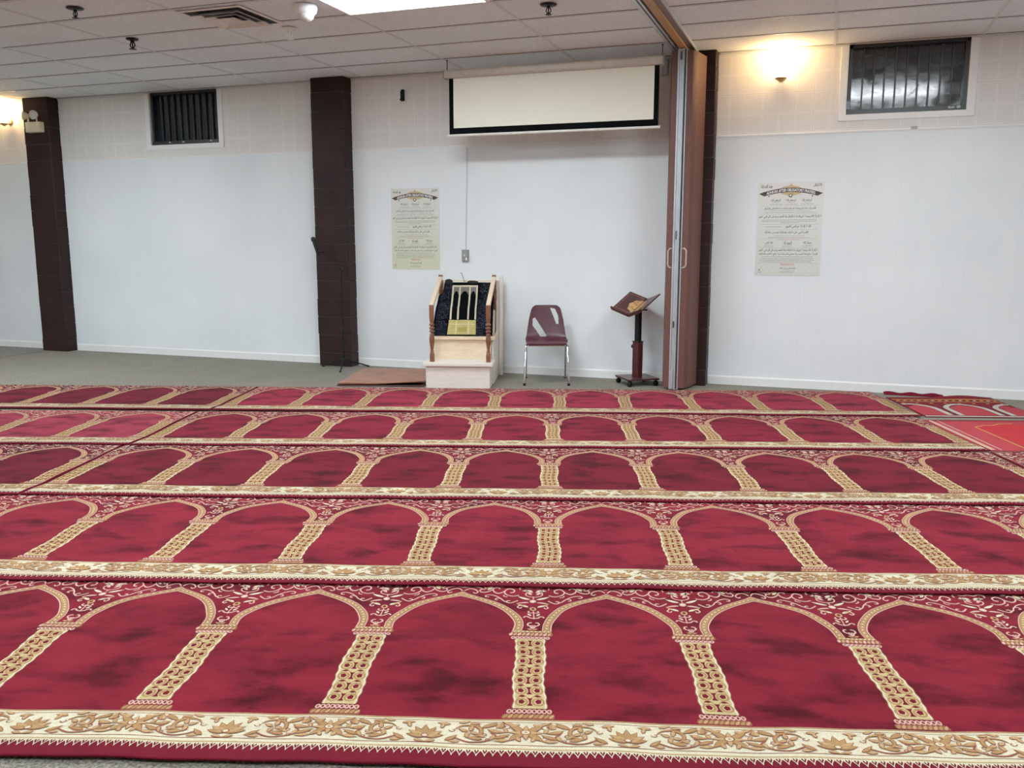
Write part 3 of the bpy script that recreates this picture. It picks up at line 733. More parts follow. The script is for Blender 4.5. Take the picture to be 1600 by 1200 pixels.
def on_rug(x, s_, off=0):
    i = min(max(np.searchsorted(seg, s_)-1, 0), len(seg)-2); u = (s_-seg[i])/(seg[i+1]-seg[i]); q = pc[i]+(pc[i+1]-pc[i])*u
    d = pc[i+1]-pc[i]; d = d/np.linalg.norm(d); nrm = np.array([-d[1], d[0]])
    wv = .004*sin(x*19+s_*7)*min(1, s_*8)*min(1, 1.5*(RL-s_)/RL+.2)
    q = q+nrm*(off+abs(wv)); return (x, q[0], q[1])
def rug_patch(x0, x1, s0, s1, off, m, nx=14, ns=20, mat=0):
    xf0 = x0 if callable(x0) else (lambda s_: x0); xf1 = x1 if callable(x1) else (lambda s_: x1)
    vs = []
    for j in range(ns+1):
        s_ = s0+(s1-s0)*j/ns
        for i in range(nx+1):
            a, b = xf0(s_), xf1(s_); vs.append(on_rug(a+(b-a)*i/nx, s_, off))
    m.add(vs, [(j*(nx+1)+i, j*(nx+1)+i+1, (j+1)*(nx+1)+i+1, (j+1)*(nx+1)+i) for j in range(ns) for i in range(nx)], mat, True); return m
ss_ = lambda u: (lambda w: w*w*(3-2*w))(min(1, max(0, (u-.74)/.11)))
xl = lambda s_: .012+.012*s_/RL+.040*ss_(s_/RL); xr = lambda s_: .622-.036*s_/RL-.028*ss_(s_/RL)
m = MB(); rug_patch(xl, xr, 0, RL, .006, m, 20, 48); rug_patch(xl, xr, 0, RL, .001, m, 20, 48); m.build('rug_pile', M['brug'], rt)
m = MB(); cx = .0
CX = lambda s_: .318-.034*s_/RL
def mp_(x0, x1, s0, s1, *a): 
    f0 = x0 if callable(x0) else (lambda s_: x0); f1 = x1 if callable(x1) else (lambda s_: x1)
    return rug_patch(lambda s_: CX(s_)+f0(s_), lambda s_: CX(s_)+f1(s_), s0, s1, *a)
for x in (cx-.125, cx-.052, cx+.052, cx+.125): mp_(x-.008, x+.008, .30*RL, .93*RL, .0095, m, 2, 20)
mp_(cx-.133, cx+.133, .915*RL, .945*RL, .0097, m, 10, 2)
for a, b in ((cx-.117, cx-.060), (cx-.044, cx+.044), (cx+.060, cx+.117)):
    mid = (a+b)/2
    for k in range(8):
        u0, u1 = k/8, (k+1)/8
        def hgt(u): return (.84-.10*abs(2*u-1)**1.6)*RL
        for (ua, ub) in ((u0, u1),):
            xa, xb = a+(b-a)*ua, a+(b-a)*ub
            mp_(xa, xb, max(hgt(ua), hgt(ub)), .915*RL, .0093, m, 1, 3, 1)
m.build('arch_motif', [plain('rug_beige', (188, 178, 152), .9), plain('rug_grey', (96, 92, 88), .95)], rt)
m = MB(); mp_(lambda s_: cx-.150+.05*s_, lambda s_: cx+.138-.03*s_, .03*RL, .29*RL, .0095, m, 8, 12)
mp_(cx-.130, cx+.122, .215*RL, .225*RL, .0108, m, 8, 2, 1); mp_(cx-.068, cx-.058, .05*RL, .27*RL, .0106, m, 2, 8, 1); mp_(cx+.056, cx+.066, .05*RL, .27*RL, .0106, m, 2, 8, 1)
mp_(cx-.045, cx+.045, .09*RL, .17*RL, .0107, m, 4, 4, 2)
m.build('gold_panel', [plain('rug_gold', (166, 152, 88), .9, var=.15, scale=40), plain('rug_gold_light', (196, 186, 140), .9), plain('rug_gold_deep', (150, 132, 62), .9)], rt)
m = MB()
fe = None
for (x0, x1, ya, yb, za, zb, sd) in ((.066, .15, .868, .902, .990, 1.012, 1), (.30, .42, .868, .900, .984, .997, 2)):
    m = MB(); rr = random.Random(sd); vs = []
    for j in range(7):
        for i in range(9):
            u, v = i/8, j/6; e = sin(pi*u)**.5*sin(pi*v)**.5 if 0 < u < 1 and 0 < v < 1 else 0
            vs.append((x0+(x1-x0)*u+rr.uniform(-.004, .004), ya+(yb-ya)*v, za-.03*(1-v)*(v < .3)+(zb-za)*e+rr.uniform(0, .003)))
    m.add(vs, [(j*9+i, j*9+i+1, (j+1)*9+i+1, (j+1)*9+i) for j in range(6) for i in range(8)], 0, True)
    fe = fe or plain('rug_black_fold', (9, 9, 12), .95); m.build('folded_edge', fe, rt)
# loose wire on the top rail
a_ = PA
def PW(x, y, z): return (-3.573+x*cos(a_)-y*sin(a_), -1.207+x*sin(a_)+y*cos(a_), z)
tag(MB().tube([PW(.27, .875, .988), PW(.26, .885, 1.03), PW(.245, .89, 1.07), PW(.235, .89, 1.078), PW(.228, .89, 1.072)], .003, n=6).tube([PW(.27, .875, .988), PW(.278, .878, .990), PW(.288, .88, .9895)], .003, n=6).build('bent_wire', M['blackmetal']),
    'thin bent dark wire sticking up from the top rail of the pulpit', 'wire')

# ------------------------------------------------------------------ chair
CA = R(18.5)
t = empty('stacking_chair', (-2.585, -.475, 0), CA, 'maroon plastic stacking chair with slotted back and chrome legs by the wall', 'chair')
def shell():
    """seat and back as one sheet: profile (y,z) from front lip to back top, width varies; slots cut from the back"""
    prof_ = cr([(-.235, .405), (-.225, .428), (-.12, .425), (.02, .408), (.12, .415), (.175, .455), (.200, .53), (.222, .64), (.240, .745), (.243, .765)], 10)
    sg = np.r_[0, np.cumsum(np.linalg.norm(np.diff(prof_, axis=0), axis=1))]; T = sg[-1]
    nu, nv = 76, 130
    def wid(v):
        pts_ = [(0, .205), (.35, .212), (.5, .212), (.62, .198), (.80, .178), (.95, .150), (1, .135)]
        for (a, wa), (b, wb) in zip(pts_, pts_[1:]):
            if v <= b: return wa+(wb-wa)*(v-a)/(b-a)
        return wb
    def P(u, v):
        s_ = v*T; i = min(max(np.searchsorted(sg, s_)-1, 0), len(sg)-2); q = prof_[i]+(prof_[i+1]-prof_[i])*((s_-sg[i])/(sg[i+1]-sg[i]))
        w_ = wid(v)
        x = w_*u
        if v > .95: x *= 1
        dish = .022*u*u
        back = min(1, max(0, (v-.42)/.2))
        y = q[0]-dish*back*1.6; z = q[1]+dish*(1-back)*(.2 if v < .1 else 1)
        if v < .06: z -= .0
        return (x, y, z)
    # slots in (x, z) on the back
    slots = [[(.045, .728), (.088, .726), (.122, .655), (.126, .575), (.106, .575)], [(-.134, .625), (-.112, .632), (.010, .445), (-.055, .447), (-.136, .56)]]
    def inside(x, z, poly):
        c_ = False; n = len(poly)
        for i in range(n):
            (x1, z1), (x2, z2) = poly[i], poly[(i+1) % n]
            if (z1 > z) != (z2 > z) and x < (x2-x1)*(z-z1)/(z2-z1)+x1: c_ = not c_
        return c_
    g = [[P(-1+2*i/nu, j/nv) for i in range(nu+1)] for j in range(nv+1)]
    m = MB(); vs = [p for r_ in g for p in r_]; fs = []
    for j in range(nv):
        for i in range(nu):
            x = (g[j][i][0]+g[j+1][i+1][0])/2; z = (g[j][i][2]+g[j+1][i+1][2])/2; v = (j+.5)/nv
            if v > .55 and any(inside(x, z, s_) for s_ in slots): continue
            # rounded top corners
            if v > .93:
                u = abs((-1+2*(i+.5)/nu)); 
                if (max(0, u-.72)/.28)**2+((v-.93)/.07)**2 > 1: continue
            if v < .05:
                u = abs((-1+2*(i+.5)/nu))
                if (max(0, u-.8)/.2)**2+((.05-v)/.05)**2 > 1: continue
            fs.append((j*(nu+1)+i, j*(nu+1)+i+1, (j+1)*(nu+1)+i+1, (j+1)*(nu+1)+i))
    m.add(vs, fs, 0, True)
    o_ = m.build('seat_shell', M['maroon'], t)
    bm = bmesh.new(); bm.from_mesh(o_.data); bmesh.ops.delete(bm, geom=[v for v in bm.verts if not v.link_faces], context='VERTS')
    for _ in range(3): bmesh.ops.smooth_vert(bm, verts=[v for v in bm.verts if v.is_boundary], factor=.5, use_axis_x=True, use_axis_y=True, use_axis_z=True)
    bm.to_mesh(o_.data); bm.free()
    s_ = o_.modifiers.new('thick', 'SOLIDIFY'); s_.thickness = .006; s_.offset = 0
    return o_
shell()
for sx in (-1, 1):
    MB().tube([(sx*.218, -.215, .002), (sx*.205, -.205, .385), (sx*.196, -.19, .400), (sx*.185, -.155, .400), (sx*.180, .0, .391), (sx*.19, .10, .385), (sx*.2, .135, .365), (sx*.205, .27, .002)], .011, n=10).build('leg_frame', M['chrome'], t)
    for y in (-.215, .27): MB().lathe([(.014, .0005), (.014, .025)], c=(sx*(.218 if y < 0 else .205), y, 0), n=12).build('glide', M['black'], t)
MB().tube([(-.18, -.10, .385), (.18, -.10, .385)], .009).tube([(-.18, .05, .379), (.18, .05, .379)], .009).build('cross_brace', M['chrome'], t)

# ------------------------------------------------------------------ lectern (book stand)
t = empty('book_stand', (-1.695, -.30, 0), R(-36), 'dark wooden rolling book stand with tilted open top beside the partition', 'book stand')
BA = R(45)
m = MB(); m.box(-.165, .165, -.165, .165, .062, .080); m.build('base_board', M['darkwood'], t, bevel=.004, rot=(0, 0, R(72)))
for k in range(4):
    a = R(72)+pi/4+k*pi/2; r_ = .195; cxx, cyy = r_*cos(a), r_*sin(a)
    w_ = MB().lathe([(.006, -.013), (.024, -.013), (.028, -.008), (.028, .008), (.024, .013), (.006, .013)], axis='x', c=(cxx, cyy, .0285), n=16)
    c_ = w_.build('caster', M['black'], t)
    MB().box(cxx-.018, cxx+.018, cyy-.018, cyy+.018, .0575, .0615).build('caster_plate', M['blackmetal'], c_)
MB().box(-.042, .042, -.032, .032, .0805, .425).build('lower_column', M['darkwood'], t, bevel=.004)
MB().box(-.046, .046, -.036, .036, .4255, .434).build('collar', M['black'], t, bevel=.002)
MB().box(-.030, .030, -.020, .020, .4345, .735).build('upper_column', M['blackmetal'], t, bevel=.003)
MB().lathe([(.006, 0), (.006, -.02), (.018, -.02), (.020, -.028), (.018, -.036)], axis='x', c=(-.0425, 0, .375), n=14).build('clamp_knob', M['black'], t)
top = empty('book_rest', (0, 0, 0)); bpy.data.objects.remove(top)
tilt = R(33)
def TR(x, y, z=0):   # point on the tilted top: x across, y up the slope
    return Vector((x, y*cos(tilt)-z*sin(tilt), .755+y*sin(tilt)+z*cos(tilt)))
RZ_ = R(25)
def leaf_panel(sx):
    # each leaf rises away from the centre fold
    m = MB(); fold_ = R(19)
    def q(u, y, z): return TR(sx*(u*cos(fold_)-z*sin(fold_)*0), y, u*sin(fold_)+z)
    x0, x1 = .006, .225
    vs = [q(u, y, z) for z in (0, .014) for y in (-.13, .15) for u in (x0, x1)]
    fs = [(0, 2, 3, 1), (4, 5, 7, 6), (0, 1, 5, 4), (1, 3, 7, 5), (3, 2, 6, 7), (2, 0, 4, 6)]
    p = m.add(vs, fs).build('rest_panel', M['darkwood'], t, bevel=.003)
    # inlaid line
    l = MB(); b = .022
    for (ua, ub, ya, yb) in ((x0+b, x1-b, -.108, -.104), (x0+b, x1-b, .124, .128), (x0+b, x0+b+.004, -.108, .128), (x1-b-.004, x1-b, -.108, .128)):
        vv = [q(u, y, .0146) for y in (ya, yb) for u in (ua, ub)]; l.add(vv, [(0, 1, 3, 2)])
    l.build('inlay', plain('pale_inlay', (150, 104, 92), .5), p)
    lip = MB(); vv = [q(u, y, z) for z in (0, .036) for y in (-.152, -.1305) for u in (x0, x1)]; lip.add(vv, fs).build('book_lip', M['darkwood'], t, bevel=.004)
    # golden medallion half
    g = MB(); pts = [q(x0, .0, .0150)]
    for k in range(13):
        a = -pi/2+pi*k/12; rr_ = .098*(1+.09*cos(8*a)); pts.append(q(x0+rr_*cos(a), .0+rr_*.92*sin(a), .0150))
    g.add(pts, [tuple(range(len(pts)))]); g.build('medallion', plain('gilded_wood', (188, 140, 84), .5, var=.2, scale=60), p)
    k_ = MB()
    for (cu, cy, w_, h_, an) in ((.03, .02, .030, .006, .5), (.05, -.03, .028, .006, -.6), (.022, -.045, .022, .005, .2), (.062, .03, .020, .006, 1.2), (.04, .055, .02, .005, 0)):
        pp = [q(x0+cu+w_*cos(an)*a-h_*sin(an)*b_, cy+w_*sin(an)*a+h_*cos(an)*b_, .0155) for a, b_ in ((-1, 0), (0, 1), (1, 0), (0, -1))]; k_.add(pp, [(0, 1, 2, 3)])
    k_.build('carving', plain('carving_dark', (92, 58, 40), .6), p)
leaf_panel(-1); leaf_panel(1)
MB().box(-.075, .075, -.05, .05, .7355, .7485).build('bracket', M['blackmetal'], t, bevel=.003)
rb = MB(); vv = [TR(x, y, z) for z in (-.012, -.001) for y in (-.05, .05) for x in (-.06, .06)]
rb.add(vv, [(0, 2, 3, 1), (4, 5, 7, 6), (0, 1, 5, 4), (1, 3, 7, 5), (3, 2, 6, 7), (2, 0, 4, 6)]).build('pivot_plate', M['blackmetal'], t)

# ------------------------------------------------------------------ prayer carpets
def bez(pts, n=6): return cr(pts, n)
ARCH_O = [(.036, .592), (.0355, .651), (.049, .709), (.074, .761), (.109, .813), (.151, .855), (.223, .904), (.289, .946)]
ARCH_I = [(.069, .592), (.0685, .652), (.085, .704), (.114, .763), (.150, .808), (.192, .845), (.240, .878), (.289, .906)]
P0 = .578
class Pat:
    """flat pattern pieces: verts (s,t,layer), faces, material"""
    def __init__(p): p.v = []; p.f = []; p.m = []
    def poly(p, pts, mat, lay):
        b = len(p.v); p.v += [(x, y, lay) for x, y in pts]; p.f.append(tuple(range(b, b+len(pts)))); p.m.append(CI[mat])
    def strip(p, A, B, mat, lay):
        b = len(p.v); n = len(A)
        for a_, b_ in zip(A, B): p.v += [(a_[0], a_[1], lay), (b_[0], b_[1], lay)]
        for i in range(n-1): p.f.append((b+2*i, b+2*i+1, b+2*i+3, b+2*i+2)); p.m.append(CI[mat])
    def ribbon(p, pts, w, mat, lay, taper=False):
        P = np.array(pts, float); n = len(P); d = np.gradient(P, axis=0); L = np.linalg.norm(d, axis=1, keepdims=True); d = d/np.maximum(L, 1e-9)
        nr = np.stack([-d[:, 1], d[:, 0]], 1); ww = np.full(n, w/2)
        if taper: ww = w/2*(.35+.65*np.sin(np.linspace(.12, 1, n)*pi*.5+0)) if taper == 1 else w/2*(.25+.75*np.sin(np.linspace(0, 1, n)*pi))
        p.strip(P+nr*ww[:, None], P-nr*ww[:, None], mat, lay)
    def rect(p, x0, x1, y0, y1, mat, lay, nx=1, ny=1):
        for i in range(nx):
            for j in range(ny):
                a, b = x0+(x1-x0)*i/nx, x0+(x1-x0)*(i+1)/nx; c_, d = y0+(y1-y0)*j/ny, y0+(y1-y0)*(j+1)/ny
                p.poly([(a, c_), (b, c_), (b, d), (a, d)], mat, lay)
    def ell(p, cx, cy, rx, ry, mat, lay, n=10, rot=0):
        p.poly([(cx+rx*cos(a)*cos(rot)-ry*sin(a)*sin(rot), cy+rx*cos(a)*sin(rot)+ry*sin(a)*cos(rot)) for a in [2*pi*k/n for k in range(n)]], mat, lay)
    def leaf(p, cx, cy, ang, L, w, mat, lay, bend=0, outline=None, ow=.0035):
        def shape(L_, w_, x_off=0):
            up, dn = [], []
            for k in range(7):
                u = k/6; h_ = w_*sin(pi*u**.8)*.5; x_ = x_off+L_*u; c_ = bend*L*(u*u)
                up.append((x_, c_+h_)); dn.append((x_, c_-h_))
            pts_ = up+dn[::-1][1:-1]
            return [(cx+x_*cos(ang)-y_*sin(ang), cy+x_*sin(ang)+y_*cos(ang)) for x_, y_ in pts_]
        if outline: p.poly(shape(L+2*ow, w+2*ow, -ow), outline, lay)
        p.poly(shape(L, w), mat, lay+(1 if outline else 0))
def spiral(cx, cy, r0, r1, a0, turns, n=14):
    return [(cx+(r0+(r1-r0)*u)*cos(a0+turns*2*pi*u), cy+(r0+(r1-r0)*u)*1.0*sin(a0+turns*2*pi*u)) for u in [k/n for k in range(n+1)]]

def arch_element():
    """between column k and k+1: the arch band, from s=0 to P0"""
    p = Pat(); O = bez(ARCH_O, 5); I = bez(ARCH_I, 5)
    for flip in (0, 1):
        f = (lambda A: A) if not flip else (lambda A: np.stack([P0-A[:, 0], A[:, 1]], 1))
        lerp = lambda u: f(O+(I-O)*u)
        p.strip(lerp(-.03), lerp(1.03), 'brown', 2)
        p.strip(lerp(.01), lerp(.10), 'pink', 3); p.strip(lerp(.15), lerp(.78), 'gold', 3); p.strip(lerp(.86), lerp(.99), 'pink', 3)
        p.strip(lerp(.34), lerp(.58), 'tan', 4)
        mid = lerp(.46); seg_ = np.r_[0, np.cumsum(np.linalg.norm(np.diff(mid, axis=0), axis=1))]
        for k in range(1, 36):
            s_ = seg_[-1]*k/36.; i = min(np.searchsorted(seg_, s_)-1, len(seg_)-2); q = mid[i]+(mid[i+1]-mid[i])*((s_-seg_[i])/(seg_[i+1]-seg_[i])); d = mid[i+1]-mid[i]
            p.ell(q[0], q[1], .0042, .0030, 'brown' if k % 2 else 'cream', 5, 6, math.atan2(d[1], d[0]))
    # top row of scrolls over the apex
    for sg in (-1, 1):
        c_ = P0/2
        q = lambda pts: [(c_+sg*x_, y_) for x_, y_ in pts]
        p.ribbon(q(bez([(.004, .952), (.022, .968), (.045, .962), (.060, .945), (.052, .935), (.042, .941)], 4)), .0048, 'pink', 2)
        p.ribbon(q(bez([(.0, .975), (.03, .985), (.06, .978), (.078, .965), (.088, .972), (.080, .980)], 4)), .0045, 'pink', 2)
        p.leaf(c_+sg*.095, .962, pi/2+sg*-.9, .03, .011, 'cream', 2)
    p.ell(P0/2, .985, .006, .008, 'tan', 2)
    # border: lotus at the arch centre
    c_, y0 = P0/2, -.122
    for a, L in ((90, .070), (62, .064), (118, .064), (36, .060), (144, .060), (14, .056), (166, .056)):
        p.leaf(c_, y0, R(a), L, .020, 'gold' if a % 4 else 'tan', 6, 0, 'brown', .003)
    p.ell(c_, y0+.006, .012, .010, 'brown', 8); p.ell(c_, y0+.006, .008, .007, 'cream', 9)
    for sg in (-1, 1):
        p.leaf(c_+sg*.060, -.135, R(90-sg*62), .045, .013, 'gold', 6, sg*.3, 'brown', .0028); p.leaf(c_+sg*.070, -.042, R(90+sg*70), .036, .012, 'tan', 6, sg*.2, 'brown', .0028)
        ring = spiral(c_+sg*.128, -.082, .043, .030, R(90)+sg*R(72), sg*-.78, 18)
        p.ribbon(ring, .014, 'brown', 6, 2); p.ribbon(ring, .009, 'gold', 7, 2)
        for a, L, b_ in ((R(70), .040, .2), (R(160), .034, -.2), (R(250), .036, .2), (R(330), .030, .1)):
            aa = a if sg > 0 else pi-a
            p.leaf(c_+sg*.128+.006*cos(aa), -.082+.006*sin(aa), aa, L*.8, .012, 'tan', 7, b_*sg, 'brown', .0028)
        for (x_, y_, a, L) in ((.030, -.140, 185, .03), (.095, -.030, 10, .034), (.128, -.030, -12, .03), (.100, -.140, 170, .03), (.046, -.066, 70, .03), (.155, -.092, -60, .03), (.235, -.085, 100, .03), (.240, -.130, 160, .03)):
            aa = R(a) if sg > 0 else pi-R(a)
            p.leaf(c_+sg*x_, y_, aa, L, .010, 'tan', 6, .2*sg, 'brown', .0022)
        for (x_, y_, r_, t_) in ((.080, -.075, .011, .8), (.172, -.100, .011, -.8), (.150, -.040, .010, .7), (.225, -.045, .010, .7)):
            p.ribbon([(c_+sg*a_, b_) for a_, b_ in spiral(x_, y_, r_, r_*.3, pi, t_, 10)], .0032, 'brown', 6)
        vine = bez([(c_+sg*.085, -.118), (c_+sg*.13, -.140), (c_+sg*.18, -.132), (c_+sg*.205, -.108), (c_+sg*.190, -.085)], 5)
        p.ribbon(vine, .006, 'brown', 6); 
        for (x_, y_, a, L) in ((.165, -.055, 30, .05), (.185, -.075, -20, .045), (.165, -.125, 160, .04), (.205, -.035, 200, .05), (.200, -.118, 20, .05), (.215, -.060, 75, .035)):
            aa = R(a) if sg > 0 else pi-R(a)
            p.leaf(c_+sg*x_, y_, aa, L, .014, 'gold', 6, .15*sg, 'brown', .0028)
    return p

def column_element():
    """centred on a column, s from -P0/2 to P0/2"""
    p = Pat()
    # border cross flower
    for a in (38, 142, 218, 322):
        p.leaf(.006*cos(R(a)), -.083+.006*sin(R(a)), R(a), .062, .020, 'gold', 6, .12 if a in (38, 218) else -.12, 'brown', .003)
    for a in (0, 90, 180, 270): p.leaf(0, -.083, R(a), .04 if a % 180 else .05, .013, 'tan', 6, 0, 'brown', .0028)
    p.ell(0, -.083, .016, .014, 'brown', 8); p.ell(0, -.083, .012, .0105, 'cream', 9); p.ell(0, -.083, .005, .0045, 'gold', 10)
    for sg in (-1, 1):
        for (x_, y_, a, L) in ((.035, -.040, 20, .040), (.050, -.128, -15, .040), (.082, -.060, 100, .034), (.090, -.100, -80, .030), (.075, -.078, 10, .036), (.016, -.132, 60, .026), (.020, -.034, -40, .03)):
            aa = R(a) if sg > 0 else pi-R(a)
            p.leaf(sg*x_, y_, aa, L, .011, 'tan', 6, .2*sg, 'brown', .0022)
        for (x_, y_, r_, t_) in ((.058, -.052, .013, .8), (.062, -.112, .013, -.8), (.105, -.040, .010, .7), (.108, -.128, .010, -.7)):
            p.ribbon([(sg*a_, b_) for a_, b_ in spiral(x_, y_, r_, r_*.3, pi, t_, 10)], .0032, 'brown', 6)
    # base block: rope and scallops
    p.poly([(-.076, .002), (.076, .002), (.079, .012), (.076, .026), (.068, .031), (-.068, .031), (-.076, .026), (-.079, .012)], 'brown', 2)
    for k in range(10): p.leaf(-.074+k*.0152, .005, R(62), .026, .011, 'tan' if k % 2 else 'gold', 3)
    for k in range(9): p.ell(-.060+k*.015, .044, .0085, .0125, 'pink', 2, 8); 
    for k in range(9): p.ell(-.060+k*.015, .044, .0042, .0075, 'dkred' if k % 2 else 'brown', 3, 6)
    # shaft
    A, B = [], []
    for k in range(60):
        y = .060+.470*k/59; w_ = .051+.0018*sin(k*.9); A.append((-w_, y)); B.append((w_, y))
    p.strip([(a-.003, b) for a, b in A], [(a+.003, b) for a, b in B], 'brown', 2); p.strip(A, B, 'cream', 3); p.strip([(a+.006, b) for a, b in A], [(a-.006, b) for a, b in B], 'shaft', 4)
    n = 7; h_ = .468/n
    for k in range(n):
        yc = .062+h_*(k+.5)
        for sg in (-1, 1):
            ring = [(sg*.0265+.0175*cos(a), yc+.0205*sin(a)) for a in [2*pi*i/12 for i in range(13)]]
            p.ribbon(ring, .0075, 'gold', 5)
            p.poly([(sg*.0265-sg*.011, yc+.002), (sg*.0265-sg*.002, yc+.015), (sg*.0265+sg*.009, yc+.010), (sg*.0265+sg*.008, yc-.008), (sg*.0265-sg*.004, yc-.012)], 'dkred', 6)
            if k < n-1:
                p.poly([(sg*.012, yc+h_*.5), (sg*.024, yc+h_*.5+.0075), (sg*.038, yc+h_*.5), (sg*.024, yc+h_*.5-.006)], 'dkred', 6)
                p.ribbon([(sg*.040, yc+h_*.32), (sg*.024, yc+h_*.5+.013), (sg*.006, yc+h_*.34)], .004, 'gold', 5)
        p.poly([(-.009, yc+.022), (.009, yc+.022), (.0035, yc+.008), (.0035, yc-.008), (.010, yc-.022), (-.010, yc-.022), (-.003, yc-.008), (-.003, yc+.008)], 'dkred', 6)
    # capital: scallops under a rope
    for k in range(9): p.ell(-.060+k*.015, .541, .0085, .0105, 'pink', 4, 8)
    for k in range(9): p.ell(-.060+k*.015, .541, .004, .006, 'brown', 5, 6)
    p.poly([(-.078, .566), (-.073, .555), (.073, .555), (.078, .566), (.074, .582), (-.074, .582)], 'brown', 4)
    for k in range(10): p.leaf(-.074+k*.0150, .557, R(72), .025, .011, 'tan' if k % 2 else 'pink', 5)
    p.rect(-.070, .070, .583, .596, 'gold', 4, 4, 1)
    for k in range(9): p.ell(-.060+k*.015, .590, .004, .004, 'cream', 5, 6)
    # spandrel scrolls
    p.ell(0, .785, .0135, .017, 'tan', 2); p.ell(0, .785, .0065, .009, 'dkred', 3)
    p.ell(0, .862, .013, .016, 'pink', 3); p.ell(0, .862, .006, .008, 'cream', 4)
    p.ribbon([(0, .625), (0, .632), (0, .64)], .004, 'pink', 2); p.ribbon([(0, .695), (0, .72), (0, .765)], .004, 'pink', 2); p.ribbon([(0, .885), (0, .90), (0, .91)], .004, 'pink', 2)
    for sg in (-1, 1):
        q = lambda pts: [(sg*x_, y_) for x_, y_ in pts]
        rb_ = lambda pts, w_=.0055, m_='pink', tp=0: p.ribbon(q(bez(pts, 4)), w_, m_, 2, tp)
        p.leaf(0, .606, pi/2-sg*1.15, .022, .008, 'tan', 2); p.leaf(0, .615, pi/2-sg*.5, .022, .008, 'pink', 2)
        rb_([(.002, .640), (.012, .636), (.021, .648), (.016, .662), (.007, .664)], .006)
        rb_([(.0, .700), (.014, .704), (.024, .716), (.034, .716), (.038, .706)], .006); p.leaf(sg*.010, .722, pi/2-sg*.6, .026, .009, 'cream', 2)
        rb_([(.0, .752), (.012, .748), (.020, .757), (.016, .766)], .006)
        p.leaf(sg*.018, .800, pi/2-sg*.75, .046, .014, 'cream', 2, -.25*sg); p.leaf(sg*.030, .812, pi/2-sg*1.25, .040, .012, 'tan', 2, .3*sg)
        rb_([(.052, .820), (.060, .800), (.050, .790), (.044, .800)], .0055)
        p.leaf(sg*.012, .880, pi/2-sg*1.2, .060, .015, 'cream', 2, .2*sg); p.leaf(sg*.014, .850, pi/2-sg*1.55, .052, .012, 'pink', 2, -.3*sg)
        rb_([(.060, .870), (.078, .850), (.092, .842), (.104, .852), (.100, .866), (.090, .864)], .0058)
        rb_([(.092, .842), (.115, .862), (.130, .888), (.146, .890), (.150, .876), (.140, .872)], .0055)
        rb_([(.130, .888), (.150, .912), (.175, .925), (.192, .918), (.190, .904), (.178, .904)], .0055)
        rb_([(.060, .925), (.085, .915), (.112, .930), (.122, .952), (.106, .972), (.084, .964), (.084, .948), (.098, .944)], .0058)
        rb_([(.122, .952), (.145, .938), (.165, .950), (.170, .970), (.154, .980), (.142, .970)], .0055)
        rb_([(.170, .965), (.190, .948), (.212, .944), (.224, .956), (.214, .968)], .005)
        p.leaf(sg*.172, .985, pi/2-sg*2.0, .032, .012, 'tan', 2); p.leaf(sg*.128, .986, pi/2-sg*1.4, .026, .010, 'cream', 2)
        p.leaf(sg*.008, .930, pi/2-sg*.9, .050, .014, 'pink', 2, .25*sg); p.leaf(sg*.006, .955, pi/2-sg*1.3, .044, .012, 'cream', 2, -.2*sg)
        rb_([(.0, .905), (.022, .914), (.034, .934), (.022, .952), (.006, .946)], .005); rb_([(.0, .985), (.022, .978), (.044, .988), (.060, .980), (.058, .966)], .005)
        rb_([(.105, .905), (.118, .912), (.122, .925)], .005)
    return p

ARCH_E, COL_E = arch_element(), column_element()

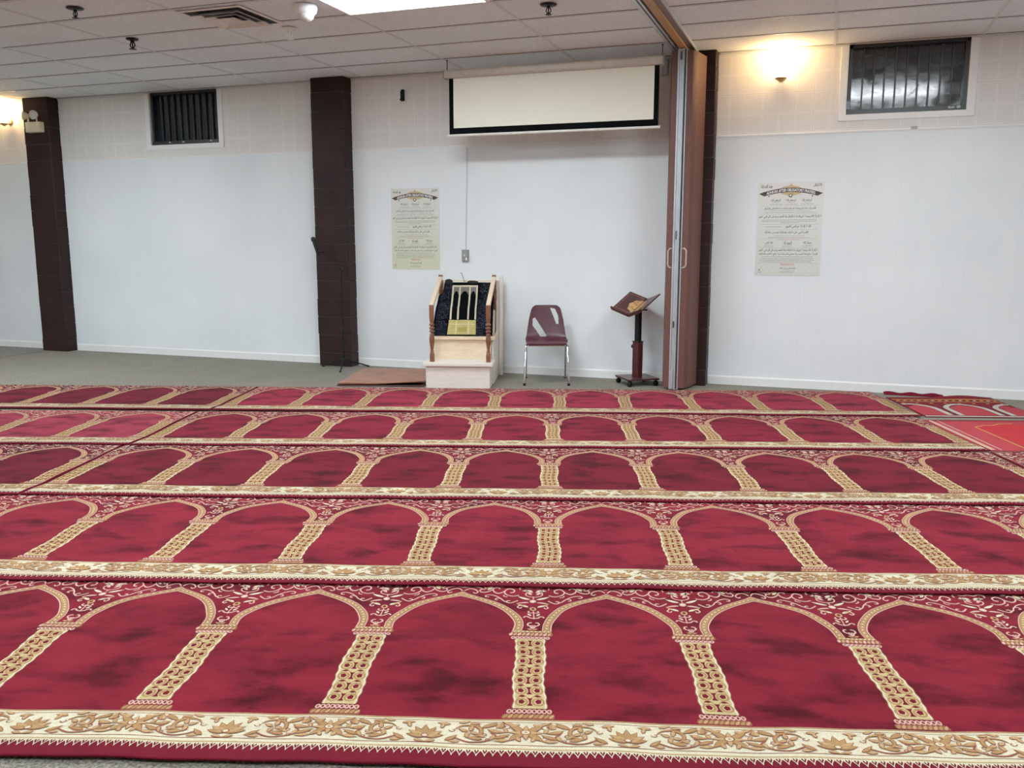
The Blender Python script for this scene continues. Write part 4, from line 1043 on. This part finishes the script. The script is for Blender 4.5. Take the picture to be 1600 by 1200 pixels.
def carpet(name, ang, dep, off, P, c0, c1, rgb, label, group='red prayer carpets with arches', s_min=None, s_max=None, top=1.0, front=-.230, seed=0, lift=.0108):
    rr = np.random.RandomState(seed); ph = rr.uniform(0, 6.28, 12)
    s0 = c0*P-.056 if s_min is None else s_min; s1 = c1*P+.056 if s_max is None else s_max
    TH = .007; LAY = .00035
    def warp(V):
        s, t_, z = V[:, 0].copy(), V[:, 1].copy(), V[:, 2]
        inn = np.clip((t_-front-.1)/.3, 0, 1)*np.clip((top-.11-t_)/.12, 0, 1)
        ds = .0035*np.sin(t_*21+ph[0]+s*3)+.0025*np.sin(t_*9+s*8+ph[1])
        dt = .005*np.sin(s*2.3+ph[2])+.0028*np.sin(s*9+ph[3])+.0018*np.sin(s*23+ph[4])
        dt = dt*np.clip((top-t_)/.4, 0, 1)
        edge = np.clip(np.minimum(s-s0, s1-s)/.1, 0, 1)
        hz = .0022*(1+np.sin(s*5+t_*3+ph[5])*np.sin(t_*8+ph[6]))*inn
        fr = np.clip(1-(t_-front-.07)/.22, 0, 1); fr = fr*fr*(3-2*fr)
        return np.stack([s+ds*edge, t_+dt, z+hz+lift*fr+.0008*(1+np.sin(s*13+ph[7]))*fr], 1)
    V, F, Mi = [], [], []; nv = 0
    # woven ground: bands across the roll
    ts = [front, front+.006, -.214, -.182]+list(np.linspace(-.182, -.002, 7)[1:-1])+[-.002]+list(np.linspace(0, top-.035, 36)[1:])+[top-.012, top]
    ns = int((s1-s0)/.028)+1
    ss = np.unique(np.r_[np.linspace(s0, s1, ns), s0+.012, s0+.020, s1-.012, s1-.020])
    g = np.array([(a, b, TH) for b in ts for a in ss]); n = len(ss)
    f = []; mi = []
    for j in range(len(ts)-1):
        tm = (ts[j]+ts[j+1])/2
        for i in range(n-1):
            sm = (ss[i]+ss[i+1])/2
            f.append((j*n+i, j*n+i+1, (j+1)*n+i+1, (j+1)*n+i))
            k = 'red'
            if tm < -.182: k = 'dkred'
            elif tm < -.002: k = 'cream'
            elif tm > top-.012: k = 'dkred'
            if sm < s0+.012 or sm > s1-.012: k = 'dkred'
            mi.append(CI[k])
    V.append(g); F += f; Mi += mi; nv = len(g)
    # underside and edges
    b = g.copy(); b[:, 2] = .0004; V.append(b)
    F += [tuple(nv+q for q in fc[::-1]) for fc in f]; Mi += [CI['dkred']]*len(f)
    m_ = len(ts)
    for i in range(n-1):
        F += [(i, nv+i, nv+i+1, i+1), ((m_-1)*n+i, (m_-1)*n+i+1, nv+(m_-1)*n+i+1, nv+(m_-1)*n+i)]; Mi += [CI['dkred']]*2
    for j in range(m_-1):
        F += [(j*n, (j+1)*n, nv+(j+1)*n, nv+j*n), (j*n+n-1, nv+j*n+n-1, nv+(j+1)*n+n-1, (j+1)*n+n-1)]; Mi += [CI['dkred']]*2
    nv *= 2
    # pattern
    def put(pat, o):
        nonlocal nv
        q = np.array(pat.v); x = q[:, 0]*(P/P0)+o
        lo, hi = s0+.014, s1-.014; keep = []
        for fi, fc in enumerate(pat.f):
            xs_ = x[list(fc)]
            if xs_.max() > lo and xs_.min() < hi: keep.append(fi)
        q = np.stack([np.clip(x, lo, hi), q[:, 1]*(1 if top >= 1 else 1)+np.where(q[:, 1] > .93, (q[:, 1]-.93)*(top-1.0)/.07, 0), TH+q[:, 2]*LAY], 1)
        V.append(q)
        for fi in keep: F.append(tuple(nv+i for i in pat.f[fi])); Mi.append(pat.m[fi])
        nv += len(q)
    for k in range(c0, c1+1): put(COL_E, k*P)
    for k in range(c0, c1): put(ARCH_E, k*P)
    # border lines and the toothed edge
    ex = Pat(); L = s1-s0-.03; nn = int(L/.03)
    for (a, b_, mt) in ((-.010, -.004, 'gold'), (-.022, -.0195, 'brown'), (-.152, -.149, 'brown'), (-.172, -.167, 'tan')):
        ex.strip([(s0+.015+L*i/nn, a) for i in range(nn+1)], [(s0+.015+L*i/nn, b_) for i in range(nn+1)], mt, 2)
    kk = int(L/.023)
    for k in range(kk):
        x_ = s0+.016+k*.023
        ex.poly([(x_, -.1825), (x_+.022, -.1825), (x_+.0145, -.196), (x_+.011, -.208), (x_+.0075, -.196)], 'cream', 2)
        ex.poly([(x_+.004, -.1835), (x_+.007, -.176), (x_+.011, -.188), (x_+.015, -.176), (x_+.018, -.1835), (x_+.011, -.199)], 'dkred', 3)
        for (yy, dy) in (): pass
    for e_, dr in ((s0+.013, 1), (s1-.013, -1)):
        y_ = front+.02
        while y_ < top-.03:
            ex.poly([(e_, y_), (e_+dr*.010, y_+.004), (e_, y_+.014)], 'cream', 2); y_ += .024
    q = np.array(ex.v); q[:, 2] = TH+q[:, 2]*LAY; V.append(q)
    for fc, mt in zip(ex.f, ex.m): F.append(tuple(nv+i for i in fc)); Mi.append(mt)
    VV = warp(np.concatenate(V))
    me = bpy.data.meshes.new(name); me.from_pydata(VV.tolist(), [], F)
    for k in CARPET: me.materials.append(M[k])
    me.polygons.foreach_set('material_index', Mi); me.polygons.foreach_set('use_smooth', [len(q_) == 4 for q_ in F]); 
    # face everything up except the underside (already reversed)
    me.update()
    nf = len(f)
    bm = bmesh.new(); bm.from_mesh(me); bm.faces.ensure_lookup_table()
    fl = [fc for fc in bm.faces if fc.index >= 2*nf+2*(n-1)+2*(m_-1) and fc.normal.z < 0]
    bmesh.ops.reverse_faces(bm, faces=fl)
    lv = bm.verts; bmesh.ops.delete(bm, geom=[v for v in bm.verts if not v.link_faces], context='VERTS')
    bm.to_mesh(me); bm.free()
    o = bpy.data.objects.new(name, me); COL.objects.link(o)
    a = R(ang); o.location = (cos(a)*off-sin(a)*dep, sin(a)*off+cos(a)*dep, .0006); o.rotation_euler = (0, 0, a)
    o.color = lin(rgb); tag(o, label, 'prayer carpet', group)
    return o
NM = 'prayer_carpet'
carpet(NM, 16.9, -6.036, -3.782, .578, -3, 7, (116, 22, 35), 'nearest long red prayer carpet, its cream border along the bottom of the photo', seed=1, top=1.03, front=-.252)
carpet(NM, 17.18, -4.798, -4.906, .579, -2, 9, (120, 24, 38), 'long red prayer carpet just behind the nearest one, second row', seed=2, top=1.035)
carpet(NM, 17.28, -3.576, -5.484, .579, 0, 10, (98, 17, 29), 'long deep red prayer carpet in the middle row', seed=3, top=1.035)
carpet(NM, 17.68, -2.324, -4.877, .576, -1, 9, (112, 21, 37), 'long red prayer carpet in the row one behind the farthest', seed=4, top=1.01)
carpet(NM, 16.69, -1.147, -4.77, .572, -1, 9, (138, 34, 53), 'farthest long pinkish red prayer carpet, touching the wooden pulpit', seed=5, top=.992)
# the rolls that carry the rows on to the left
carpet(NM, 17.28, -3.576, -5.484-.125, .579, -6, 0, (92, 16, 30), 'dark red prayer carpet at the left end of the middle row', seed=6, top=1.02)
carpet(NM, 17.68, -2.324, -4.877-.125, .576, -6, -1, (142, 44, 60), 'pinkish red prayer carpet at the left, two rows from the grey floor', seed=7, top=1.01)
carpet(NM, 16.69, -1.147, -4.77-.125, .572, -7, -1, (96, 18, 33), 'dark red prayer carpet at the far left along the grey floor', seed=8, top=.992)

# right-hand loose rugs
M['coral'] = pile('coral_pile', (170, 56, 64)); M['coral2'] = pile('coral_field', (182, 44, 50)); M['greyw'] = pile('grey_white_pile', (184, 178, 168)); M['rugdk'] = pile('rug_dark', (70, 26, 30))
M['coralline'] = pile('rug_gold_line', (206, 144, 72))
def flat_rug(name, W_, D_, label, loc, ang, ground, pat_fn, mats, z=.0006, hump=None, th=.007):
    m = MB(); nx, ny = 36, 30
    H = hump or (lambda u, v: 0)
    vs = [(W_*i/nx, D_*j/ny, th+H(i/nx, j/ny)) for j in range(ny+1) for i in range(nx+1)]; N = len(vs); vs += [(a, b, c_-th+.0002) for a, b, c_ in vs]
    I = lambda i, j: j*(nx+1)+i
    fs = [(I(i, j), I(i+1, j), I(i+1, j+1), I(i, j+1)) for j in range(ny) for i in range(nx)]; fs += [tuple(N+q for q in f_[::-1]) for f_ in fs]
    for i in range(nx): fs += [(I(i, 0), N+I(i, 0), N+I(i+1, 0), I(i+1, 0)), (I(i, ny), I(i+1, ny), N+I(i+1, ny), N+I(i, ny))]
    for j in range(ny): fs += [(I(0, j), I(0, j+1), N+I(0, j+1), N+I(0, j)), (I(nx, j), N+I(nx, j), N+I(nx, j+1), I(nx, j+1))]
    m.add(vs, fs, 0, True)
    def put(pts, mt, lay=1): m.add([(a, b, th+.0006*lay+H(a/W_, b/D_)) for a, b in pts], [tuple(range(len(pts)))], mt)
    def line(pts, w_, mt, lay=1):
        P_ = np.array(pts, float); d = np.gradient(P_, axis=0); d /= np.linalg.norm(d, axis=1, keepdims=True); nr = np.stack([-d[:, 1], d[:, 0]], 1)*w_/2
        A, B = P_+nr, P_-nr
        for i in range(len(P_)-1): put([tuple(B[i]), tuple(B[i+1]), tuple(A[i+1]), tuple(A[i])], mt, lay)
    pat_fn(put, line, W_, D_)
    o = m.build(name, mats, loc=(loc[0], loc[1], z), rot=(0, 0, R(ang))); tag(o, label, 'rug'); return o
def dens(pts, k=10): return [tuple(np.array(a)+(np.array(b)-np.array(a))*i/k) for a, b in zip(pts, pts[1:]) for i in range(k)]+[pts[-1]]
def pat_arches(put, line, W_, D_):
    line(dens([(.01, .03), (W_-.01, .03)], 40), .035, 2, 1); line(dens([(0, .006), (W_, .006)], 40), .012, 3, 1)
    x = -.12; k = 0
    while x < W_:
        pts = bez([(x+.03, .075), (x+.03, .30), (x+.045, .42), (x+.11, .52), (x+.19, .56), (x+.27, .52), (x+.335, .42), (x+.35, .30), (x+.35, .075)], 6)
        pts = [(a, b) for a, b in pts if .01 < a < W_-.01]
        if len(pts) > 3:
            line(pts, .058, 3, 1); line(pts, .044, 2, 2)
            for (a, b) in pts[::3]: put([(a-.010, b), (a, b-.010), (a+.010, b), (a, b+.010)], 1, 3)
        c0_, c1_ = max(.012, x+.05), min(W_-.012, x+.33)
        if c1_ > c0_+.1: put([(c0_, .075), (c1_, .075), (c1_, .40), ((c0_+c1_)/2, .52), (c0_, .40)], 4, 1)
        x += .41
    line(dens([(.01, .68), (W_-.01, .68)], 40), .014, 1, 2); line(dens([(.01, .70), (W_-.01, .70)], 40), .012, 3, 2); line(dens([(.01, .78), (W_-.01, .78)], 40), .018, 1, 2)
    for i in range(int(W_/.06)):
        a = .03+i*.06; put([(a, .725), (a+.02, .715), (a+.04, .73), (a+.02, .75)], 2 if i % 2 else 1, 2)
        if i % 2 == 0: put([(a, .60), (a+.018, .590), (a+.036, .605), (a+.018, .625)], 1, 2)
flat_rug('arched_rug', .93, .90, 'red rug with grey white arches at the far right by the wall', (.838, -1.158), 16.3, None, pat_arches,
         [pile('arch_rug_red', (112, 24, 36)), M['coralline'], M['greyw'], M['rugdk'], M['coral']], hump=lambda u, v: .022*math.exp(-((u-.72)/.22)**2)*max(0, (v-.72)/.28)**2)
def pat_coral(put, line, W_, D_):
    line(dens([(.035, .02), (.035, D_-.02)], 20), .030, 2, 1); line(dens([(.035, .02), (.035, D_-.02)], 20), .010, 1, 2); line(dens([(.09, .02), (.09, D_-.02)], 20), .008, 2, 1)
    line(dens([(.02, D_-.03), (W_-.02, D_-.03)], 20), .022, 4, 1)
    put([(.30, .06), (W_-.15, .06), (W_-.15, .76), (.55, .88), (.30, .76)], 3, 1)
    line(dens([(.27, .04), (.27, .76), (.36, .82), (.44, .83), (.50, .88), (.62, .90)], 12), .011, 1, 2)
flat_rug('coral_rug', 1.0, 1.03, 'plain coral red rug with thin gold line at the right edge of the photo', (1.122, -2.285), 17.7, None, pat_coral,
         [M['coral'], M['coralline'], M['greyw'], M['coral2'], M['rugdk']])
# dark red rug bunched against the wall
def pat_none(put, line, W_, D_):
    line(dens([(.01, .015), (W_-.01, .015)], 20), .008, 0, 1)
flat_rug('bunched_rug', .50, .09, 'dark red rug edge bunched along the baseboard at the far right', (.585, -.125), 2.0, None, pat_none, [pile('bunched_red', (100, 18, 34)), M['coralline']],
         hump=lambda u, v: .016*sin(pi*v)*(1+.4*sin(u*17)))
carpet(NM, 17.28, -3.576, -5.484+.13, .579, 10, 12, (118, 26, 38), 'red prayer carpet corner at the right edge of the middle row', seed=9, top=1.02)

# grey floor covering at the far left
tag(MB().prism([(XL+.01, -2.6), (-9.21, -2.6), (-9.37, -.95), (-9.50, -.19), (-9.56, -.185), (-9.56, -.02), (XL+.01, -.02)], .0005, .005).build('floor_mat', pile('grey_mat', (124, 122, 118))),
    'flat light grey carpet piece on the floor at the far left', 'floor mat')

# ------------------------------------------------------------------ camera, world
cam = bpy.data.cameras.new('camera'); co = bpy.data.objects.new('camera', cam); COL.objects.link(co)
cam.sensor_width = 36; cam.lens = 36*1369.3/1600; cam.clip_start = .05
co.location = (0, -8.818, 1.411); co.rotation_euler = (R(90-9.296), 0, R(19.470)); scene.camera = co
wd = bpy.data.worlds.new('world'); scene.world = wd; wd.use_nodes = True
wd.node_tree.nodes['Background'].inputs[0].default_value = (.5, .55, .6, 1); wd.node_tree.nodes['Background'].inputs[1].default_value = .3
scene.view_settings.view_transform = 'Standard'; scene.view_settings.look = 'None'; scene.view_settings.exposure = 0; scene.view_settings.gamma = 1.2
scene.cycles.use_denoising = True
scene.cycles.max_bounces = 8; scene.cycles.diffuse_bounces = 5
